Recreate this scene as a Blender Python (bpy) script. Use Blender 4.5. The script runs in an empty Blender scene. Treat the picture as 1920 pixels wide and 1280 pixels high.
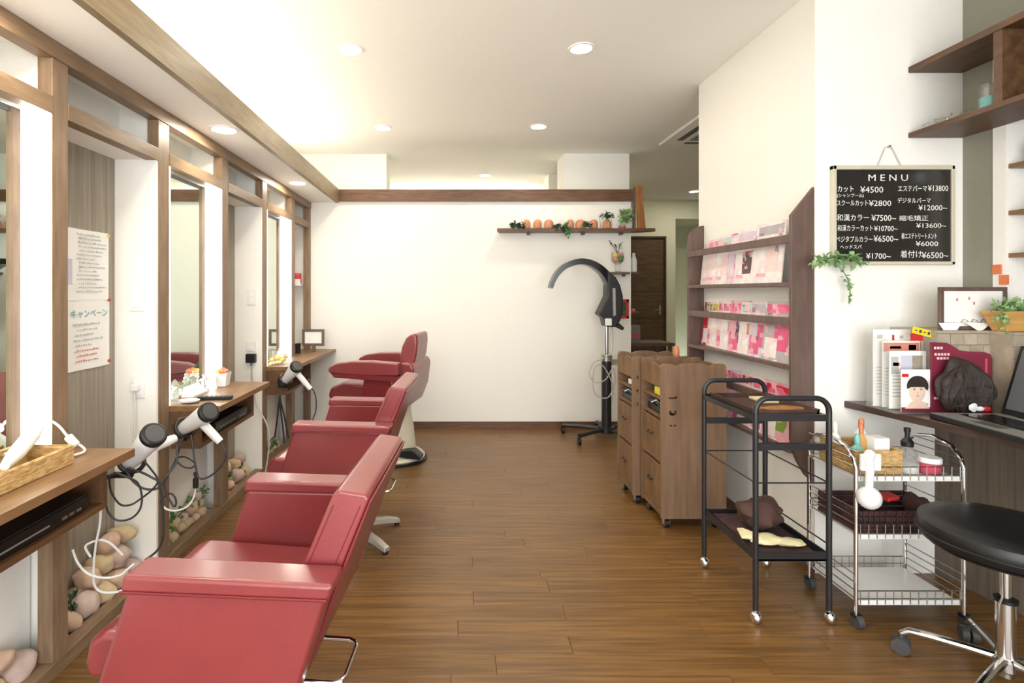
import bpy, bmesh, math, random
from mathutils import Vector, Matrix, noise
random.seed(7)
SC = bpy.context.scene
COL = SC.collection
R = math.radians
# ------------------------------------------------------------------ camera
EYE = 1.27          # eye height
FPX = 980.0         # focal length in pixels of the 1920 wide frame
cam = bpy.data.cameras.new('camera'); camo = bpy.data.objects.new('camera', cam); COL.objects.link(camo)
camo.location = (0, 0, EYE); camo.rotation_euler = (R(90), 0, 0)
cam.sensor_width = 36; cam.lens = FPX / 1920 * 36
cam.shift_x = 113 / 1920; cam.shift_y = -93 / 1920
cam.clip_start = .02; cam.clip_end = 60
SC.camera = camo
# ------------------------------------------------------------------ world, daylight, exposure
w = bpy.data.worlds.new('sky'); SC.world = w; w.use_nodes = True
w.node_tree.nodes['Background'].inputs[0].default_value = (.93, .97, 1, 1)
w.node_tree.nodes['Background'].inputs[1].default_value = 1.0
def area(name, loc, rot, sx, sy, power, col):
    l = bpy.data.lights.new(name, 'AREA'); l.shape = 'RECTANGLE'; l.size = sx; l.size_y = sy
    l.energy = power; l.color = col
    o = bpy.data.objects.new(name, l); COL.objects.link(o); o.location = loc; o.rotation_euler = rot
    return o
area('daylight_shop_window', (.4, -1.28, 1.25), (R(90), 0, 0), 3.4, 2.2, 58, (.98, .99, 1))
DOWNLIGHT = 95; COVE = 22; SIDELIGHT = 2.6
SC.view_settings.view_transform = 'Standard'; SC.view_settings.look = 'None'
SC.view_settings.exposure = 0.92; SC.view_settings.gamma = 1; SC.view_settings.use_curve_mapping = False
try:
    SC.cycles.use_denoising = True; SC.cycles.max_bounces = 8; SC.cycles.sample_clamp_indirect = 6
except Exception: pass

# ------------------------------------------------------------------ materials
def lin(c):
    r = []
    for x in c[:3]:
        x /= 255.; r.append(x / 12.92 if x <= .04045 else ((x + .055) / 1.055) ** 2.4)
    return tuple(r) + (1,)
MATS = {}
def mat(name, c, rough=.5, metal=0, var=.06, scale=14, bump=0, stretch=(1, 1, 1), c2=None, spec=.5, emit=0,
        trans=0, alpha=1, contrast=0, objrand=0, bscale=None, coat=0):
    m = bpy.data.materials.new(name); m.use_nodes = True; nt = m.node_tree; N = nt.nodes; L = nt.links
    b = N['Principled BSDF']; c1 = lin(c)
    if c2 is None: c2l = tuple(max(0, x * (1 - 2 * var)) for x in c1[:3]) + (1,)
    else: c2l = lin(c2)
    tc = N.new('ShaderNodeTexCoord'); mp = N.new('ShaderNodeMapping'); mp.inputs['Scale'].default_value = stretch
    L.new(tc.outputs['Object'], mp.inputs[0])
    nz = N.new('ShaderNodeTexNoise'); nz.inputs['Scale'].default_value = scale; nz.inputs['Detail'].default_value = 5
    L.new(mp.outputs[0], nz.inputs[0])
    rp = N.new('ShaderNodeValToRGB'); k = .33 - contrast
    rp.color_ramp.elements[0].position = max(0, k); rp.color_ramp.elements[1].position = min(1, 1 - k)
    rp.color_ramp.elements[0].color = c1; rp.color_ramp.elements[1].color = c2l
    L.new(nz.outputs['Fac'], rp.inputs[0]); out = rp.outputs[0]
    if objrand:
        oi = N.new('ShaderNodeObjectInfo'); hs = N.new('ShaderNodeHueSaturation'); ma = N.new('ShaderNodeMath')
        ma.operation = 'MULTIPLY_ADD'; ma.inputs[1].default_value = objrand; ma.inputs[2].default_value = 1 - objrand / 2
        L.new(oi.outputs['Random'], ma.inputs[0]); L.new(ma.outputs[0], hs.inputs['Value']); L.new(out, hs.inputs['Color'])
        add = N.new('ShaderNodeVectorMath'); add.operation = 'ADD'; sc = N.new('ShaderNodeMath'); sc.operation = 'MULTIPLY'
        sc.inputs[1].default_value = 37; L.new(oi.outputs['Random'], sc.inputs[0])
        L.new(mp.outputs[0], add.inputs[0]); L.new(sc.outputs[0], add.inputs[1]); L.new(add.outputs[0], nz.inputs[0])
        out = hs.outputs[0]
    L.new(out, b.inputs['Base Color'])
    b.inputs['Roughness'].default_value = rough; b.inputs['Metallic'].default_value = metal
    b.inputs['Specular IOR Level'].default_value = spec
    if coat: b.inputs['Coat Weight'].default_value = coat; b.inputs['Coat Roughness'].default_value = .15
    if emit:
        b.inputs['Emission Color'].default_value = c1; b.inputs['Emission Strength'].default_value = emit
    if trans: b.inputs['Transmission Weight'].default_value = trans; b.inputs['IOR'].default_value = 1.3
    if alpha < 1: b.inputs['Alpha'].default_value = alpha
    if bump:
        bp = N.new('ShaderNodeBump'); bp.inputs['Strength'].default_value = bump; bp.inputs['Distance'].default_value = .01
        if bscale:
            n2 = N.new('ShaderNodeTexNoise'); n2.inputs['Scale'].default_value = bscale; n2.inputs['Detail'].default_value = 3
            L.new(mp.outputs[0], n2.inputs[0]); L.new(n2.outputs['Fac'], bp.inputs['Height'])
        else: L.new(nz.outputs['Fac'], bp.inputs['Height'])
        L.new(bp.outputs[0], b.inputs['Normal'])
    MATS[name] = m; return m
W_WALL = mat('white_wallpaper', (243, 241, 234), .85, var=.01, scale=60, bump=.05)
W_CEIL = mat('ceiling_paper', (244, 242, 234), .9, var=.01, scale=50, bump=.04)
W_BACK = mat('corridor_paper', (228, 229, 205), .85, var=.02, scale=40)
GREYW = mat('grey_paint', (140, 138, 124), .8, var=.02, scale=30)
FLOORM = mat('oak_vinyl', (128, 92, 48), .36, c2=(98, 68, 33), scale=3.2, stretch=(1, 26, 9), contrast=-.04, objrand=.10, bump=.02, spec=.6)
FLOORB = mat('oak_vinyl_base', (96, 60, 26), .5, c2=(70, 44, 20), scale=3, stretch=(1, 22, 9))
TIMY = mat('stained_timber_y', (142, 117, 90), .42, c2=(118, 95, 71), scale=7, stretch=(8, 1, 8), spec=.45)
TIMZ = mat('stained_timber_z', (142, 118, 94), .45, c2=(120, 97, 75), scale=7, stretch=(8, 8, 1), spec=.4)
TIMX = mat('stained_timber_x', (112, 80, 56), .4, c2=(86, 58, 40), scale=7, stretch=(1, 8, 8), spec=.45)
COVEB = mat('cove_beam_timber', (140, 120, 88), .45, c2=(116, 98, 70), scale=7, stretch=(8, 1, 8))
COUNT = mat('counter_laminate', (138, 106, 72), .38, c2=(118, 88, 58), scale=6, stretch=(6, 1, 6), spec=.5)
COUNTD = mat('counter_edge', (112, 80, 52), .45, c2=(90, 62, 40), scale=6, stretch=(6, 1, 6))
GRAIN = mat('grey_zebrano_panel', (168, 158, 142), .55, c2=(132, 122, 108), scale=9, stretch=(9, 9, .25), contrast=.05)
GRAIND = mat('dark_zebrano_panel', (112, 100, 86), .55, c2=(84, 74, 62), scale=9, stretch=(9, 9, .25), contrast=.05)
LEATH = mat('red_leather', (132, 50, 52), .34, c2=(122, 44, 46), scale=5, bump=.05, bscale=260, spec=.6, coat=.4)
LEATHD = mat('red_leather_piping', (120, 38, 43), .3, var=.05)
CHROME = mat('chrome', (225, 225, 225), .12, metal=1, var=.01)
STEEL = mat('brushed_steel', (190, 188, 180), .3, metal=1, var=.03)
ALUM = mat('cast_aluminium', (205, 202, 192), .35, metal=.7, var=.03)
BLACKP = mat('black_plastic', (24, 24, 25), .4, var=.1)
BLACKM = mat('black_painted_steel', (38, 38, 40), .35, var=.08)
BLACKG = mat('black_gloss', (16, 16, 18), .15, var=.05)
BLACKL = mat('black_vinyl', (22, 22, 24), .38, var=.08, bump=.05, bscale=200)
DGREY = mat('dark_grey_plastic', (72, 72, 72), .5, var=.08)
GREYP = mat('grey_plastic', (128, 128, 124), .5, var=.05)
WHITEP = mat('white_plastic', (238, 238, 236), .32, var=.01)
PAPER = mat('white_paper', (244, 243, 238), .8, var=.02)
CREAM = mat('cream_enamel', (206, 200, 178), .35, var=.03)
MIRROR = mat('mirror_glass', (222, 232, 222), .02, metal=1, var=0)
LAMP = mat('lamp_disc', (255, 246, 228), .5, var=0, emit=DOWNLIGHT)
TUBE = mat('cove_tube', (255, 246, 230), .5, var=0, emit=COVE)
SIDEL = mat('mirror_side_light', (255, 252, 246), .5, var=0, emit=SIDELIGHT)
TUBE2 = mat('added_back_tube', (255, 244, 224), .5, var=0, emit=55)
RIM = mat('lamp_rim', (244, 242, 236), .4, var=.01)
RACK = mat('dark_rack_wood', (108, 88, 80), .45, c2=(92, 72, 65), scale=6, stretch=(6, 6, 1))
SHELFW = mat('shelf_walnut', (104, 74, 48), .5, c2=(76, 52, 34), scale=5, stretch=(7, 1, 7))
PINE = mat('aged_pine', (134, 104, 78), .65, c2=(108, 84, 62), scale=5, stretch=(7, 7, .7), contrast=.05)
PINED = mat('aged_pine_front', (132, 98, 62), .65, c2=(98, 74, 48), scale=6, stretch=(5, 2.5, 1.2), contrast=.06)
DOORW = mat('dark_door', (100, 78, 54), .5, c2=(76, 58, 40), scale=5, stretch=(1, 1, 9))
DESK = mat('desk_dark_laminate', (78, 62, 54), .25, c2=(62, 48, 42), scale=6, stretch=(6, 1, 6), spec=.55)
BOARD = mat('chalkboard', (46, 44, 41), .2, var=.08, spec=.7)
CHALK = mat('white_marker', (236, 234, 226), .7, var=.02)
TERRA = mat('terracotta', (204, 142, 108), .8, var=.08)
LEAF = mat('leaf_green', (96, 140, 78), .55, c2=(60, 104, 58), scale=30)
LEAFL = mat('pale_leaf', (150, 178, 122), .6, c2=(112, 152, 96), scale=30)
LEAFB = mat('dark_leaf', (62, 92, 62), .55, c2=(40, 66, 48), scale=30)
ROCKA = mat('pink_stone', (216, 188, 166), .8, c2=(178, 144, 120), scale=9, bump=.4, contrast=.05)
ROCKB = mat('cream_stone', (214, 196, 160), .8, c2=(172, 146, 108), scale=9, bump=.4, contrast=.05)
ROCKC = mat('grey_pink_stone', (214, 194, 184), .8, c2=(172, 146, 134), scale=12, bump=.4, contrast=.05)
WICK = mat('wicker', (214, 180, 122), .7, c2=(168, 130, 76), scale=40, stretch=(1, 1, 3), bump=.5)
RED = mat('red_plastic', (196, 46, 44), .4, var=.04)
PINK = mat('pink_plastic', (206, 84, 104), .4, var=.04)
MAROON = mat('maroon_print', (132, 44, 66), .4, c2=(112, 34, 54), scale=6)
BROWNC = mat('brown_cloth', (84, 58, 50), .9, c2=(62, 42, 36), scale=14, bump=.3)
DMAR = mat('maroon_weave', (78, 48, 48), .8, c2=(50, 32, 34), scale=30, bump=.3)
YEL = mat('yellow_card', (232, 212, 50), .5, var=.05)
CREAMG = mat('cream_rubber', (232, 222, 176), .6, var=.05)
HAIR = mat('dark_hair', (58, 44, 38), .65, c2=(34, 26, 23), scale=6, stretch=(1, 1, 5), bump=.8)
GLASSM = mat('clear_glass', (235, 240, 240), .04, var=0, trans=.9, alpha=.45)
ACRY = mat('clear_acrylic', (236, 238, 238), .08, var=0, trans=.7, alpha=.2)
TEAL = mat('teal_liquid', (120, 190, 184), .2, var=.05)
STONE = mat('beige_stone_tile', (176, 164, 146), .8, c2=(150, 138, 120), scale=14, objrand=.14, bump=.3)
BRICKR = mat('red_brick', (178, 78, 58), .8, var=.12, objrand=.15)
ORANGE = mat('orange_tile', (222, 120, 72), .5, var=.05)
WOODY = mat('yellow_pine', (206, 160, 92), .55, c2=(184, 138, 74), scale=6, stretch=(1, 1, 6))
LAMB = mat('larch_board', (166, 112, 58), .5, c2=(140, 90, 44), scale=6, stretch=(8, 8, 1))
CORDB = mat('black_cord', (52, 50, 50), .5, var=.05)
CORDW = mat('white_cord', (232, 230, 226), .5, var=.02)
CORDG = mat('grey_cord', (186, 184, 176), .5, var=.04)
COPPER = mat('copper_cap', (204, 128, 84), .35, var=.06)
SCREEN = mat('laptop_screen', (96, 98, 102), .18, var=.05)
SKIN = mat('printed_skin', (232, 204, 184), .6, var=.03)
LAV = mat('lavender_print', (206, 206, 222), .5, var=.04)
SALMON = mat('salmon_print', (216, 140, 120), .5, var=.06)
TXTB = mat('print_dark', (70, 66, 66), .7, var=.02)
TXTG = mat('print_grey', (186, 186, 180), .7, var=.02)
TXTT = mat('marker_teal', (86, 158, 164), .7, var=.02)
TXTR = mat('marker_red', (206, 140, 124), .7, var=.02)

# ------------------------------------------------------------------ mesh helpers
WLOC = {}
def smooth_path(pts, n=6, closed=False):
    pts = [Vector(p) for p in pts]; out = []; m = len(pts); last = m if closed else m - 1
    for i in range(last):
        g = (lambda k: pts[k % m]) if closed else (lambda k: pts[min(max(k, 0), m - 1)])
        p0, p1, p2, p3 = g(i - 1), g(i), g(i + 1), g(i + 2)
        for k in range(n):
            t = k / n
            out.append(.5 * ((2 * p1) + (p2 - p0) * t + (2 * p0 - 5 * p1 + 4 * p2 - p3) * t * t + (3 * p1 - p0 - 3 * p2 + p3) * t ** 3))
    if not closed: out.append(pts[-1])
    return out
class MB:
    def __init__(s): s.v = []; s.f = []
    def add(s, v, f):
        o = len(s.v); s.v += [Vector(p) for p in v]; s.f += [tuple(i + o for i in q) for q in f]; return s
    def box(s, x0, x1, y0, y1, z0, z1):
        return s.add([(x, y, z) for x in (x0, x1) for y in (y0, y1) for z in (z0, z1)],
                     [(0, 1, 3, 2), (4, 6, 7, 5), (0, 4, 5, 1), (2, 3, 7, 6), (0, 2, 6, 4), (1, 5, 7, 3)])
    def obox(s, c, size, m=None):
        m = m or Matrix.Identity(3); c = Vector(c); h = [k / 2 for k in size]
        return s.add([c + m @ Vector((a * h[0], b * h[1], d * h[2])) for a in (-1, 1) for b in (-1, 1) for d in (-1, 1)],
                     [(0, 1, 3, 2), (4, 6, 7, 5), (0, 4, 5, 1), (2, 3, 7, 6), (0, 2, 6, 4), (1, 5, 7, 3)])
    def prism(s, poly, axis, a, b):
        def pt(p, t): return {'x': (t, p[0], p[1]), 'y': (p[0], t, p[1]), 'z': (p[0], p[1], t)}[axis]
        n = len(poly)
        return s.add([pt(p, a) for p in poly] + [pt(p, b) for p in poly],
                     [tuple(range(n)), tuple(range(2 * n - 1, n - 1, -1))] + [(i, (i + 1) % n, n + (i + 1) % n, n + i) for i in range(n)])
    def cyl(s, p0, p1, r0, r1=None, n=16):
        p0, p1 = Vector(p0), Vector(p1); r1 = r0 if r1 is None else r1; d = (p1 - p0).normalized()
        u = d.orthogonal().normalized(); w_ = d.cross(u); v = []
        for p, r in ((p0, r0), (p1, r1)):
            for i in range(n):
                a = 2 * math.pi * i / n; v.append(p + (u * math.cos(a) + w_ * math.sin(a)) * r)
        return s.add(v, [tuple(range(n)), tuple(range(2 * n - 1, n - 1, -1))] + [(i, (i + 1) % n, n + (i + 1) % n, n + i) for i in range(n)])
    def tube(s, pts, r, n=8, closed=False, sm=0):
        if sm: pts = smooth_path(pts, sm, closed)
        pts = [Vector(p) for p in pts]; m = len(pts); v = []; u = None
        rr = r if isinstance(r, (list, tuple)) else [r] * m
        for i, p in enumerate(pts):
            if closed: t = pts[(i + 1) % m] - pts[i - 1]
            else: t = pts[min(i + 1, m - 1)] - pts[max(i - 1, 0)]
            if t.length < 1e-9: t = Vector((0, 0, 1))
            t.normalize()
            if u is None: u = t.orthogonal().normalized()
            u = (u - t * u.dot(t)); u = u.normalized() if u.length > 1e-6 else t.orthogonal().normalized()
            w_ = t.cross(u)
            for k in range(n):
                a = 2 * math.pi * k / n; v.append(p + (u * math.cos(a) + w_ * math.sin(a)) * rr[i])
        f = []
        for i in range(m if closed else m - 1):
            j = (i + 1) % m
            for k in range(n): f.append((i * n + k, i * n + (k + 1) % n, j * n + (k + 1) % n, j * n + k))
        if not closed: f += [tuple(range(n)), tuple(range(m * n - 1, (m - 1) * n - 1, -1))]
        return s.add(v, f)
    def lathe(s, prof, c, n=24, sx=1, sy=1, ring=False):
        v = []; f = []; m = len(prof)
        for r, z in prof:
            for i in range(n):
                a = 2 * math.pi * i / n; v.append((c[0] + r * sx * math.cos(a), c[1] + r * sy * math.sin(a), c[2] + z))
        for j in range(m - 1):
            for i in range(n): f.append((j * n + i, j * n + (i + 1) % n, (j + 1) * n + (i + 1) % n, (j + 1) * n + i))
        if ring:
            for i in range(n): f.append(((m - 1) * n + i, (m - 1) * n + (i + 1) % n, (i + 1) % n, i))
        else: f += [tuple(range(n)), tuple(range(m * n - 1, (m - 1) * n - 1, -1))]
        return s.add(v, f)
    def ell(s, c, r, nu=16, nv=10, jit=0, seed=0, m=None):
        v = []; f = []; c = Vector(c)
        for j in range(nv + 1):
            ph = math.pi * j / nv
            for i in range(nu):
                a = 2 * math.pi * i / nu
                d = Vector((math.sin(ph) * math.cos(a), math.sin(ph) * math.sin(a), math.cos(ph)))
                k = 1 + jit * noise.noise(d * 1.7 + Vector((seed, seed * 1.3, 0)))
                q = Vector((d.x * r[0] * k, d.y * r[1] * k, d.z * r[2] * k))
                v.append(c + (m @ q if m else q))
        for j in range(nv):
            for i in range(nu):
                a, b = j * nu + i, j * nu + (i + 1) % nu
                f.append((a, b, b + nu, a + nu))
        return s.add(v, f)
    def leaf(s, p, d, up, L, W):
        p, d, up = Vector(p), Vector(d).normalized(), Vector(up)
        sd = d.cross(up); sd = sd.normalized() if sd.length > 1e-4 else d.orthogonal().normalized(); nrm = sd.cross(d)
        return s.add([p, p + d * L * .45 + sd * W / 2 + nrm * L * .08, p + d * L, p + d * L * .45 - sd * W / 2 + nrm * L * .08, p + d * L * .5 - nrm * L * .04],
                     [(0, 1, 4), (1, 2, 4), (2, 3, 4), (3, 0, 4)])
    def build(s, name, m, parent=None, bevel=0, seg=2, sharp=35, local=False):
        me = bpy.data.meshes.new(name); v = s.v
        if parent is None:
            xs = [p.x for p in v]; ys = [p.y for p in v]; zs = [p.z for p in v]
            off = Vector(((min(xs) + max(xs)) / 2, (min(ys) + max(ys)) / 2, min(zs)))
        else: off = Vector((0, 0, 0)) if local else WLOC[parent.name]
        me.from_pydata([p - off for p in v], [], s.f)
        bm = bmesh.new(); bm.from_mesh(me); bmesh.ops.remove_doubles(bm, verts=bm.verts, dist=1e-6)
        bmesh.ops.recalc_face_normals(bm, faces=bm.faces); bm.to_mesh(me); bm.free()
        me.materials.append(m)
        for p in me.polygons: p.use_smooth = True
        o = bpy.data.objects.new(name, me); COL.objects.link(o)
        if bevel:
            b = o.modifiers.new('bevel', 'BEVEL'); b.width = bevel; b.segments = seg; b.limit_method = 'ANGLE'; b.angle_limit = R(28)
            b.harden_normals = True
        else: me.set_sharp_from_angle(angle=R(sharp))
        if parent is None: o.location = off; WLOC[o.name] = off
        else: o.parent = parent; WLOC[o.name] = WLOC[parent.name]
        return o
def B(*a): return MB().box(*a)
def tag(o, label, cat, group=None):
    o['label'] = label; o['category'] = cat
    if group: o['group'] = group
    return o
def thing(name, label, cat, loc, group=None):
    o = bpy.data.objects.new(name, None); COL.objects.link(o); o.location = loc; o.empty_display_size = .05
    WLOC[o.name] = Vector(loc); return tag(o, label, cat, group)
def struct(o, label=None, cat=None):
    o['kind'] = 'structure'
    if label: o['label'] = label
    if cat: o['category'] = cat
    return o
def dup(root, loc, label, rotz=None):
    r = root.copy(); COL.objects.link(r); r.location = loc; r['label'] = label
    if rotz is not None: r.rotation_euler = (0, 0, rotz)
    for ch in list(root.children):
        c = ch.copy(); COL.objects.link(c); c.parent = r
        for g in list(ch.children):
            d = g.copy(); COL.objects.link(d); d.parent = c
    WLOC[r.name] = Vector(loc); return r
def boolcut(o, cutter_mb):
    me = bpy.data.meshes.new('tmp'); me.from_pydata([p - WLOC[o.name] for p in cutter_mb.v], [], cutter_mb.f)
    bm = bmesh.new(); bm.from_mesh(me); bmesh.ops.recalc_face_normals(bm, faces=bm.faces); bm.to_mesh(me); bm.free()
    c = bpy.data.objects.new('tmp', me); COL.objects.link(c); c.matrix_world = Matrix.Translation(WLOC[o.name])
    md = o.modifiers.new('cut', 'BOOLEAN'); md.object = c; md.operation = 'DIFFERENCE'; md.solver = 'EXACT'
    bpy.context.view_layer.update()
    dg = bpy.context.evaluated_depsgraph_get(); nm = bpy.data.meshes.new_from_object(o.evaluated_get(dg))
    o.modifiers.remove(md); old = o.data; o.data = nm; nm.set_sharp_from_angle(angle=R(35))
    bpy.data.objects.remove(c)
def text(name, s, size, m, parent, org, xd, zd, squash=1, extrude=.0006, align='LEFT'):
    cu = bpy.data.curves.new('t', 'FONT'); cu.body = s; cu.size = size; cu.align_x = align; cu.extrude = extrude / 2; cu.resolution_u = 2
    ob = bpy.data.objects.new('t', cu); COL.objects.link(ob)
    dg = bpy.context.evaluated_depsgraph_get(); me = bpy.data.meshes.new_from_object(ob.evaluated_get(dg))
    bpy.data.objects.remove(ob); xd, zd = Vector(xd).normalized(), Vector(zd).normalized(); yd = xd.cross(zd)
    org = Vector(org) - WLOC[parent.name]
    for v in me.vertices:
        c = v.co.copy(); v.co = org + xd * c.x * squash + zd * c.y + yd * c.z
    me.name = name; me.materials.clear(); me.materials.append(m)
    o = bpy.data.objects.new(name, me); COL.objects.link(o); o.parent = parent; WLOC[o.name] = WLOC[parent.name]
    return o
def P(px, py, d): return Vector(((px - 847) * d / FPX, d, EYE - (py - 547) * d / FPX))
def rz(a): return Matrix.Rotation(a, 3, 'Z')

# ================================================================== THE ROOM
CEIL = 2.64
fl = struct(B(-1.62, 5.1, -1.4, 7.9, -.06, -.004).build('floor', FLOORB), 'brown oak plank vinyl floor', 'floor')
pm = {}
for r in range(38):
    y0 = 1.25 + r * .097; x = -1.36 - random.random() * .9
    while x < 2.30:
        x1 = x + .92; a, b = max(x, -1.36), min(x1, 2.30)
        if b - a > .05:
            key = round(b - a, 3)
            if key not in pm:
                L_ = b - a
                t = MB(); e = .0012
                t.add([(0, 0, -.003), (L_, 0, -.003), (L_, .097, -.003), (0, .097, -.003), (e, e, 0), (L_ - e, e, 0), (L_ - e, .097 - e, 0), (e, .097 - e, 0)],
                      [(4, 5, 6, 7), (0, 1, 5, 4), (1, 2, 6, 5), (2, 3, 7, 6), (3, 0, 4, 7)])
                me = bpy.data.meshes.new('plank'); me.from_pydata(t.v, [], t.f); me.materials.append(FLOORM); pm[key] = me
            o = bpy.data.objects.new('plank', pm[key]); COL.objects.link(o); o.parent = fl
            o.location = Vector((a, y0, 0)) - WLOC[fl.name]
        x = x1
t = MB().box(-1.62, 2.4, -1.4, 1.25, -.004, 0).box(-1.62, 5.1, 4.936, 7.9, -.004, 0).box(2.3, 5.1, 1.25, 4.936, -.004, 0)
t.build('plank_field', FLOORM, fl)
ce = struct(B(-1.72, 5.1, -1.4, 7.9, CEIL, CEIL + .08).build('ceiling', W_CEIL), 'plain cream white ceiling', 'ceiling')
# left wall and its bays ------------------------------------------------
PX0, PX1 = -1.36, -1.31
posts = [(1.02, 1.10), (1.715, 1.785), (2.335, 2.425), (2.985, 3.065), (3.62, 3.71), (4.28, 4.37), (4.79, 4.858)]
t = MB().box(-1.72, -1.505, -1.4, 7.9, 0, CEIL).box(-1.505, -1.42, -1.4, 1.02, 0, 2.1)
for (y0, y1) in ((1.02, 1.785), (2.335, 3.065), (3.62, 4.37)):
    t.box(-1.505, -1.43, y0 + .014, y1 - .014, 0, 1.86)            # mirror bay block
t.box(-1.505, PX0, 1.02, 4.858, 1.858, 1.912)                      # lintel behind the transom
for (y0, y1) in posts[1:6]: t.box(-1.505, PX0, (y0 + y1) / 2 - .012, (y0 + y1) / 2 + .012, 1.912, 2.1)
wl = struct(t.build('wall_left', W_WALL), 'white left wall with mirror bays and open niches', 'wall')
for (y0, y1) in posts[1:6]:                                          # white cheek boards of the niches
    pass
for yy in (2.322, 3.607): B(-1.505, -1.312, yy, yy + .013, .0, 1.858).build('cheek_board', W_WALL, wl)
for yy in (1.786, 3.066, 4.371): B(-1.505, -1.33, yy, yy + .013, .0, 1.858).build('cheek_board', W_WALL, wl)
for (y0, y1) in ((1.8, 2.322), (3.079, 3.607)): B(-1.505, -1.497, y0, y1, .0, 1.858).build('grain_panel', GRAIN, wl)
# soffit and cove beam
so = struct(B(-1.505, -1.06, -1.4, 4.86, 2.10, 2.13).build('ceiling_soffit', W_CEIL), 'low white soffit above the mirrors', 'soffit')
cb = struct(MB().box(-1.072, -1.042, -1.4, 4.83, 2.093, 2.216).build('trim_1', COVEB), 'long brown cove beam along the soffit edge', 'beam')
tb = thing('cove_tube_light', 'fluorescent tube row hidden behind the brown cove beam', 'light', (-1.33, 2.2, 2.131))
for k in range(5):
    y = -.9 + k * 1.15
    MB().cyl((-1.33, y, 2.165), (-1.33, y + 1.08, 2.165), .014, n=10).build('tube', TUBE, tb)
    B(-1.35, -1.31, y, y + 1.08, 2.131, 2.151).build('batten', RIM, tb)
# timber frame
tf = bpy.data.objects.new('trim_2', None); COL.objects.link(tf); tf.location = (-1.335, 2.9, 0); WLOC[tf.name] = Vector(tf.location)
struct(tf, 'brown timber frame of posts and rails round the mirrors', 'frame')
for (y0, y1) in posts: B(PX0, PX1, y0, y1, .05, 2.04).build('post', TIMZ, tf, bevel=.002)
B(PX0, PX1 + .004, 1.02, 4.858, 2.04, 2.099).build('top_rail', TIMY, tf, bevel=.002)
for i in range(len(posts) - 1):
    B(PX0, PX1 + .002, posts[i][1] - .0005, posts[i + 1][0] + .0005, 1.855, 1.912).build('transom_rail', TIMY, tf, bevel=.002)
B(PX0, PX1 + .006, 1.02, 4.858, 0, .05).build('curb', TIMY, tf, bevel=.002)
# mirrors ---------------------------------------------------------------
bays = [(1.10, 1.715), (2.425, 2.985), (3.71, 4.28)]
bn = ['beside the wicker tray', 'behind the white flower pot', 'behind the glass flower box']
for (y0, y1), nm in zip(bays, bn):
    mr = thing('salon_mirror', 'tall brown framed wall mirror ' + nm, 'mirror', (-1.38, (y0 + y1) / 2, .742), 'mirrors along the left wall')
    ya, yb = y0 + .06, {1.715: 1.651, 2.985: 2.887, 4.28: 4.144}[y1]
    B(-1.392, -1.372, ya, yb, .744, 1.846).build('backing', WHITEP, mr)
    B(-1.3725, -1.3705, ya + .002, yb - .002, .746, 1.845).build('mirror_glass', MIRROR, mr)
    for (a, b) in ((ya, ya + .032), (yb - .034, yb)): B(-1.3705, -1.362, a, b, .744, 1.846).build('frame_stile', TIMZ, mr)
    B(-1.3705, -1.366, ya + .032, yb - .034, 1.828, 1.846).build('frame_head', GREYP, mr)
    B(-1.3705, -1.363, ya + .032, yb - .034, .744, .756).build('frame_foot', WHITEP, mr)
    MB().cyl((-1.382, yb, 1.77), (-1.382, y1 - .015, 1.77), .008, n=12).build('stud', CHROME, mr)
    MB().cyl((-1.382, y0 + .015, 1.77), (-1.382, ya, 1.77), .008, n=12).build('stud', CHROME, mr)
    for yy, sg in ((y0, 1), (y1, -1)):
        lp = thing('mirror_side_light', 'glowing upright light panel at the %s edge of the mirror %s' % ('near' if sg > 0 else 'far', nm), 'light',
                   (-1.37, yy + sg * .008, .742), 'light panels beside the mirrors')
        a, b = sorted((yy + sg * .001, yy + sg * .014))
        B(-1.428, -1.365, a, b, .742, 1.854).build('diffuser', SIDEL, lp)
        B(-1.362, -1.312, a, b, .742, 1.854).build('diffuser', SIDEL, lp)
# back partition ----------------------------------------------------------
wb = struct(B(-1.505, 1.666, 4.86, 4.97, 0, 2.215).build('wall_back', W_WALL), 'white partition wall across the back', 'wall')
struct(B(-1.042, 1.667, 4.83, 4.86, 2.108, 2.217).build('trim_3', TIMX), 'brown top rail along the white partition', 'rail')
struct(B(-1.31, 1.62, 4.847, 4.86, 0, .066).build('baseboard_back', TIMX), 'brown skirting along the back partition', 'baseboard')
t = MB().box(-1.505, -.65, 5.2, 5.5, 0, CEIL).box(1.11, 1.76, 5.18, 5.5, 0, CEIL).box(1.13, 1.31, 6.1, 6.4, 0, CEIL)
struct(t.build('wall_columns', W_WALL), 'white columns rising behind the partition', 'column')
# far wall with door
t = MB().box(-1.505, 2.66, 7.8, 7.9, 0, CEIL).box(3.20, 3.34, 7.8, 7.9, 0, CEIL).box(2.66, 3.20, 7.8, 7.9, 2.10, CEIL).box(3.34, 3.95, 7.8, 7.9, 2.36, CEIL).box(3.95, 5.1, 7.8, 7.9, 0, CEIL)
struct(t.build('wall_far', W_BACK), 'pale green white far wall of the corridor', 'wall')
t = MB().box(3.30, 4.0, 8.7, 8.76, 0, 2.5).box(3.28, 3.34, 7.9, 8.7, 0, 2.5).box(3.95, 4.0, 7.9, 8.7, 0, 2.5).box(3.3, 4.0, 7.9, 8.7, 2.36, 2.42)
struct(t.build('wall_alcove', W_BACK), 'grey alcove beyond the corridor', 'wall')
d1 = struct(B(2.68, 3.18, 7.83, 7.87, .005, 2.08).build('door_1', DOORW, bevel=.003), 'dark brown wooden door at the end of the corridor', 'door')
for (a, b) in ((2.66, 2.68), (3.18, 3.20)): B(a, b, 7.79, 7.87, 0, 2.10).build('door_frame', DOORW, d1)
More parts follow.
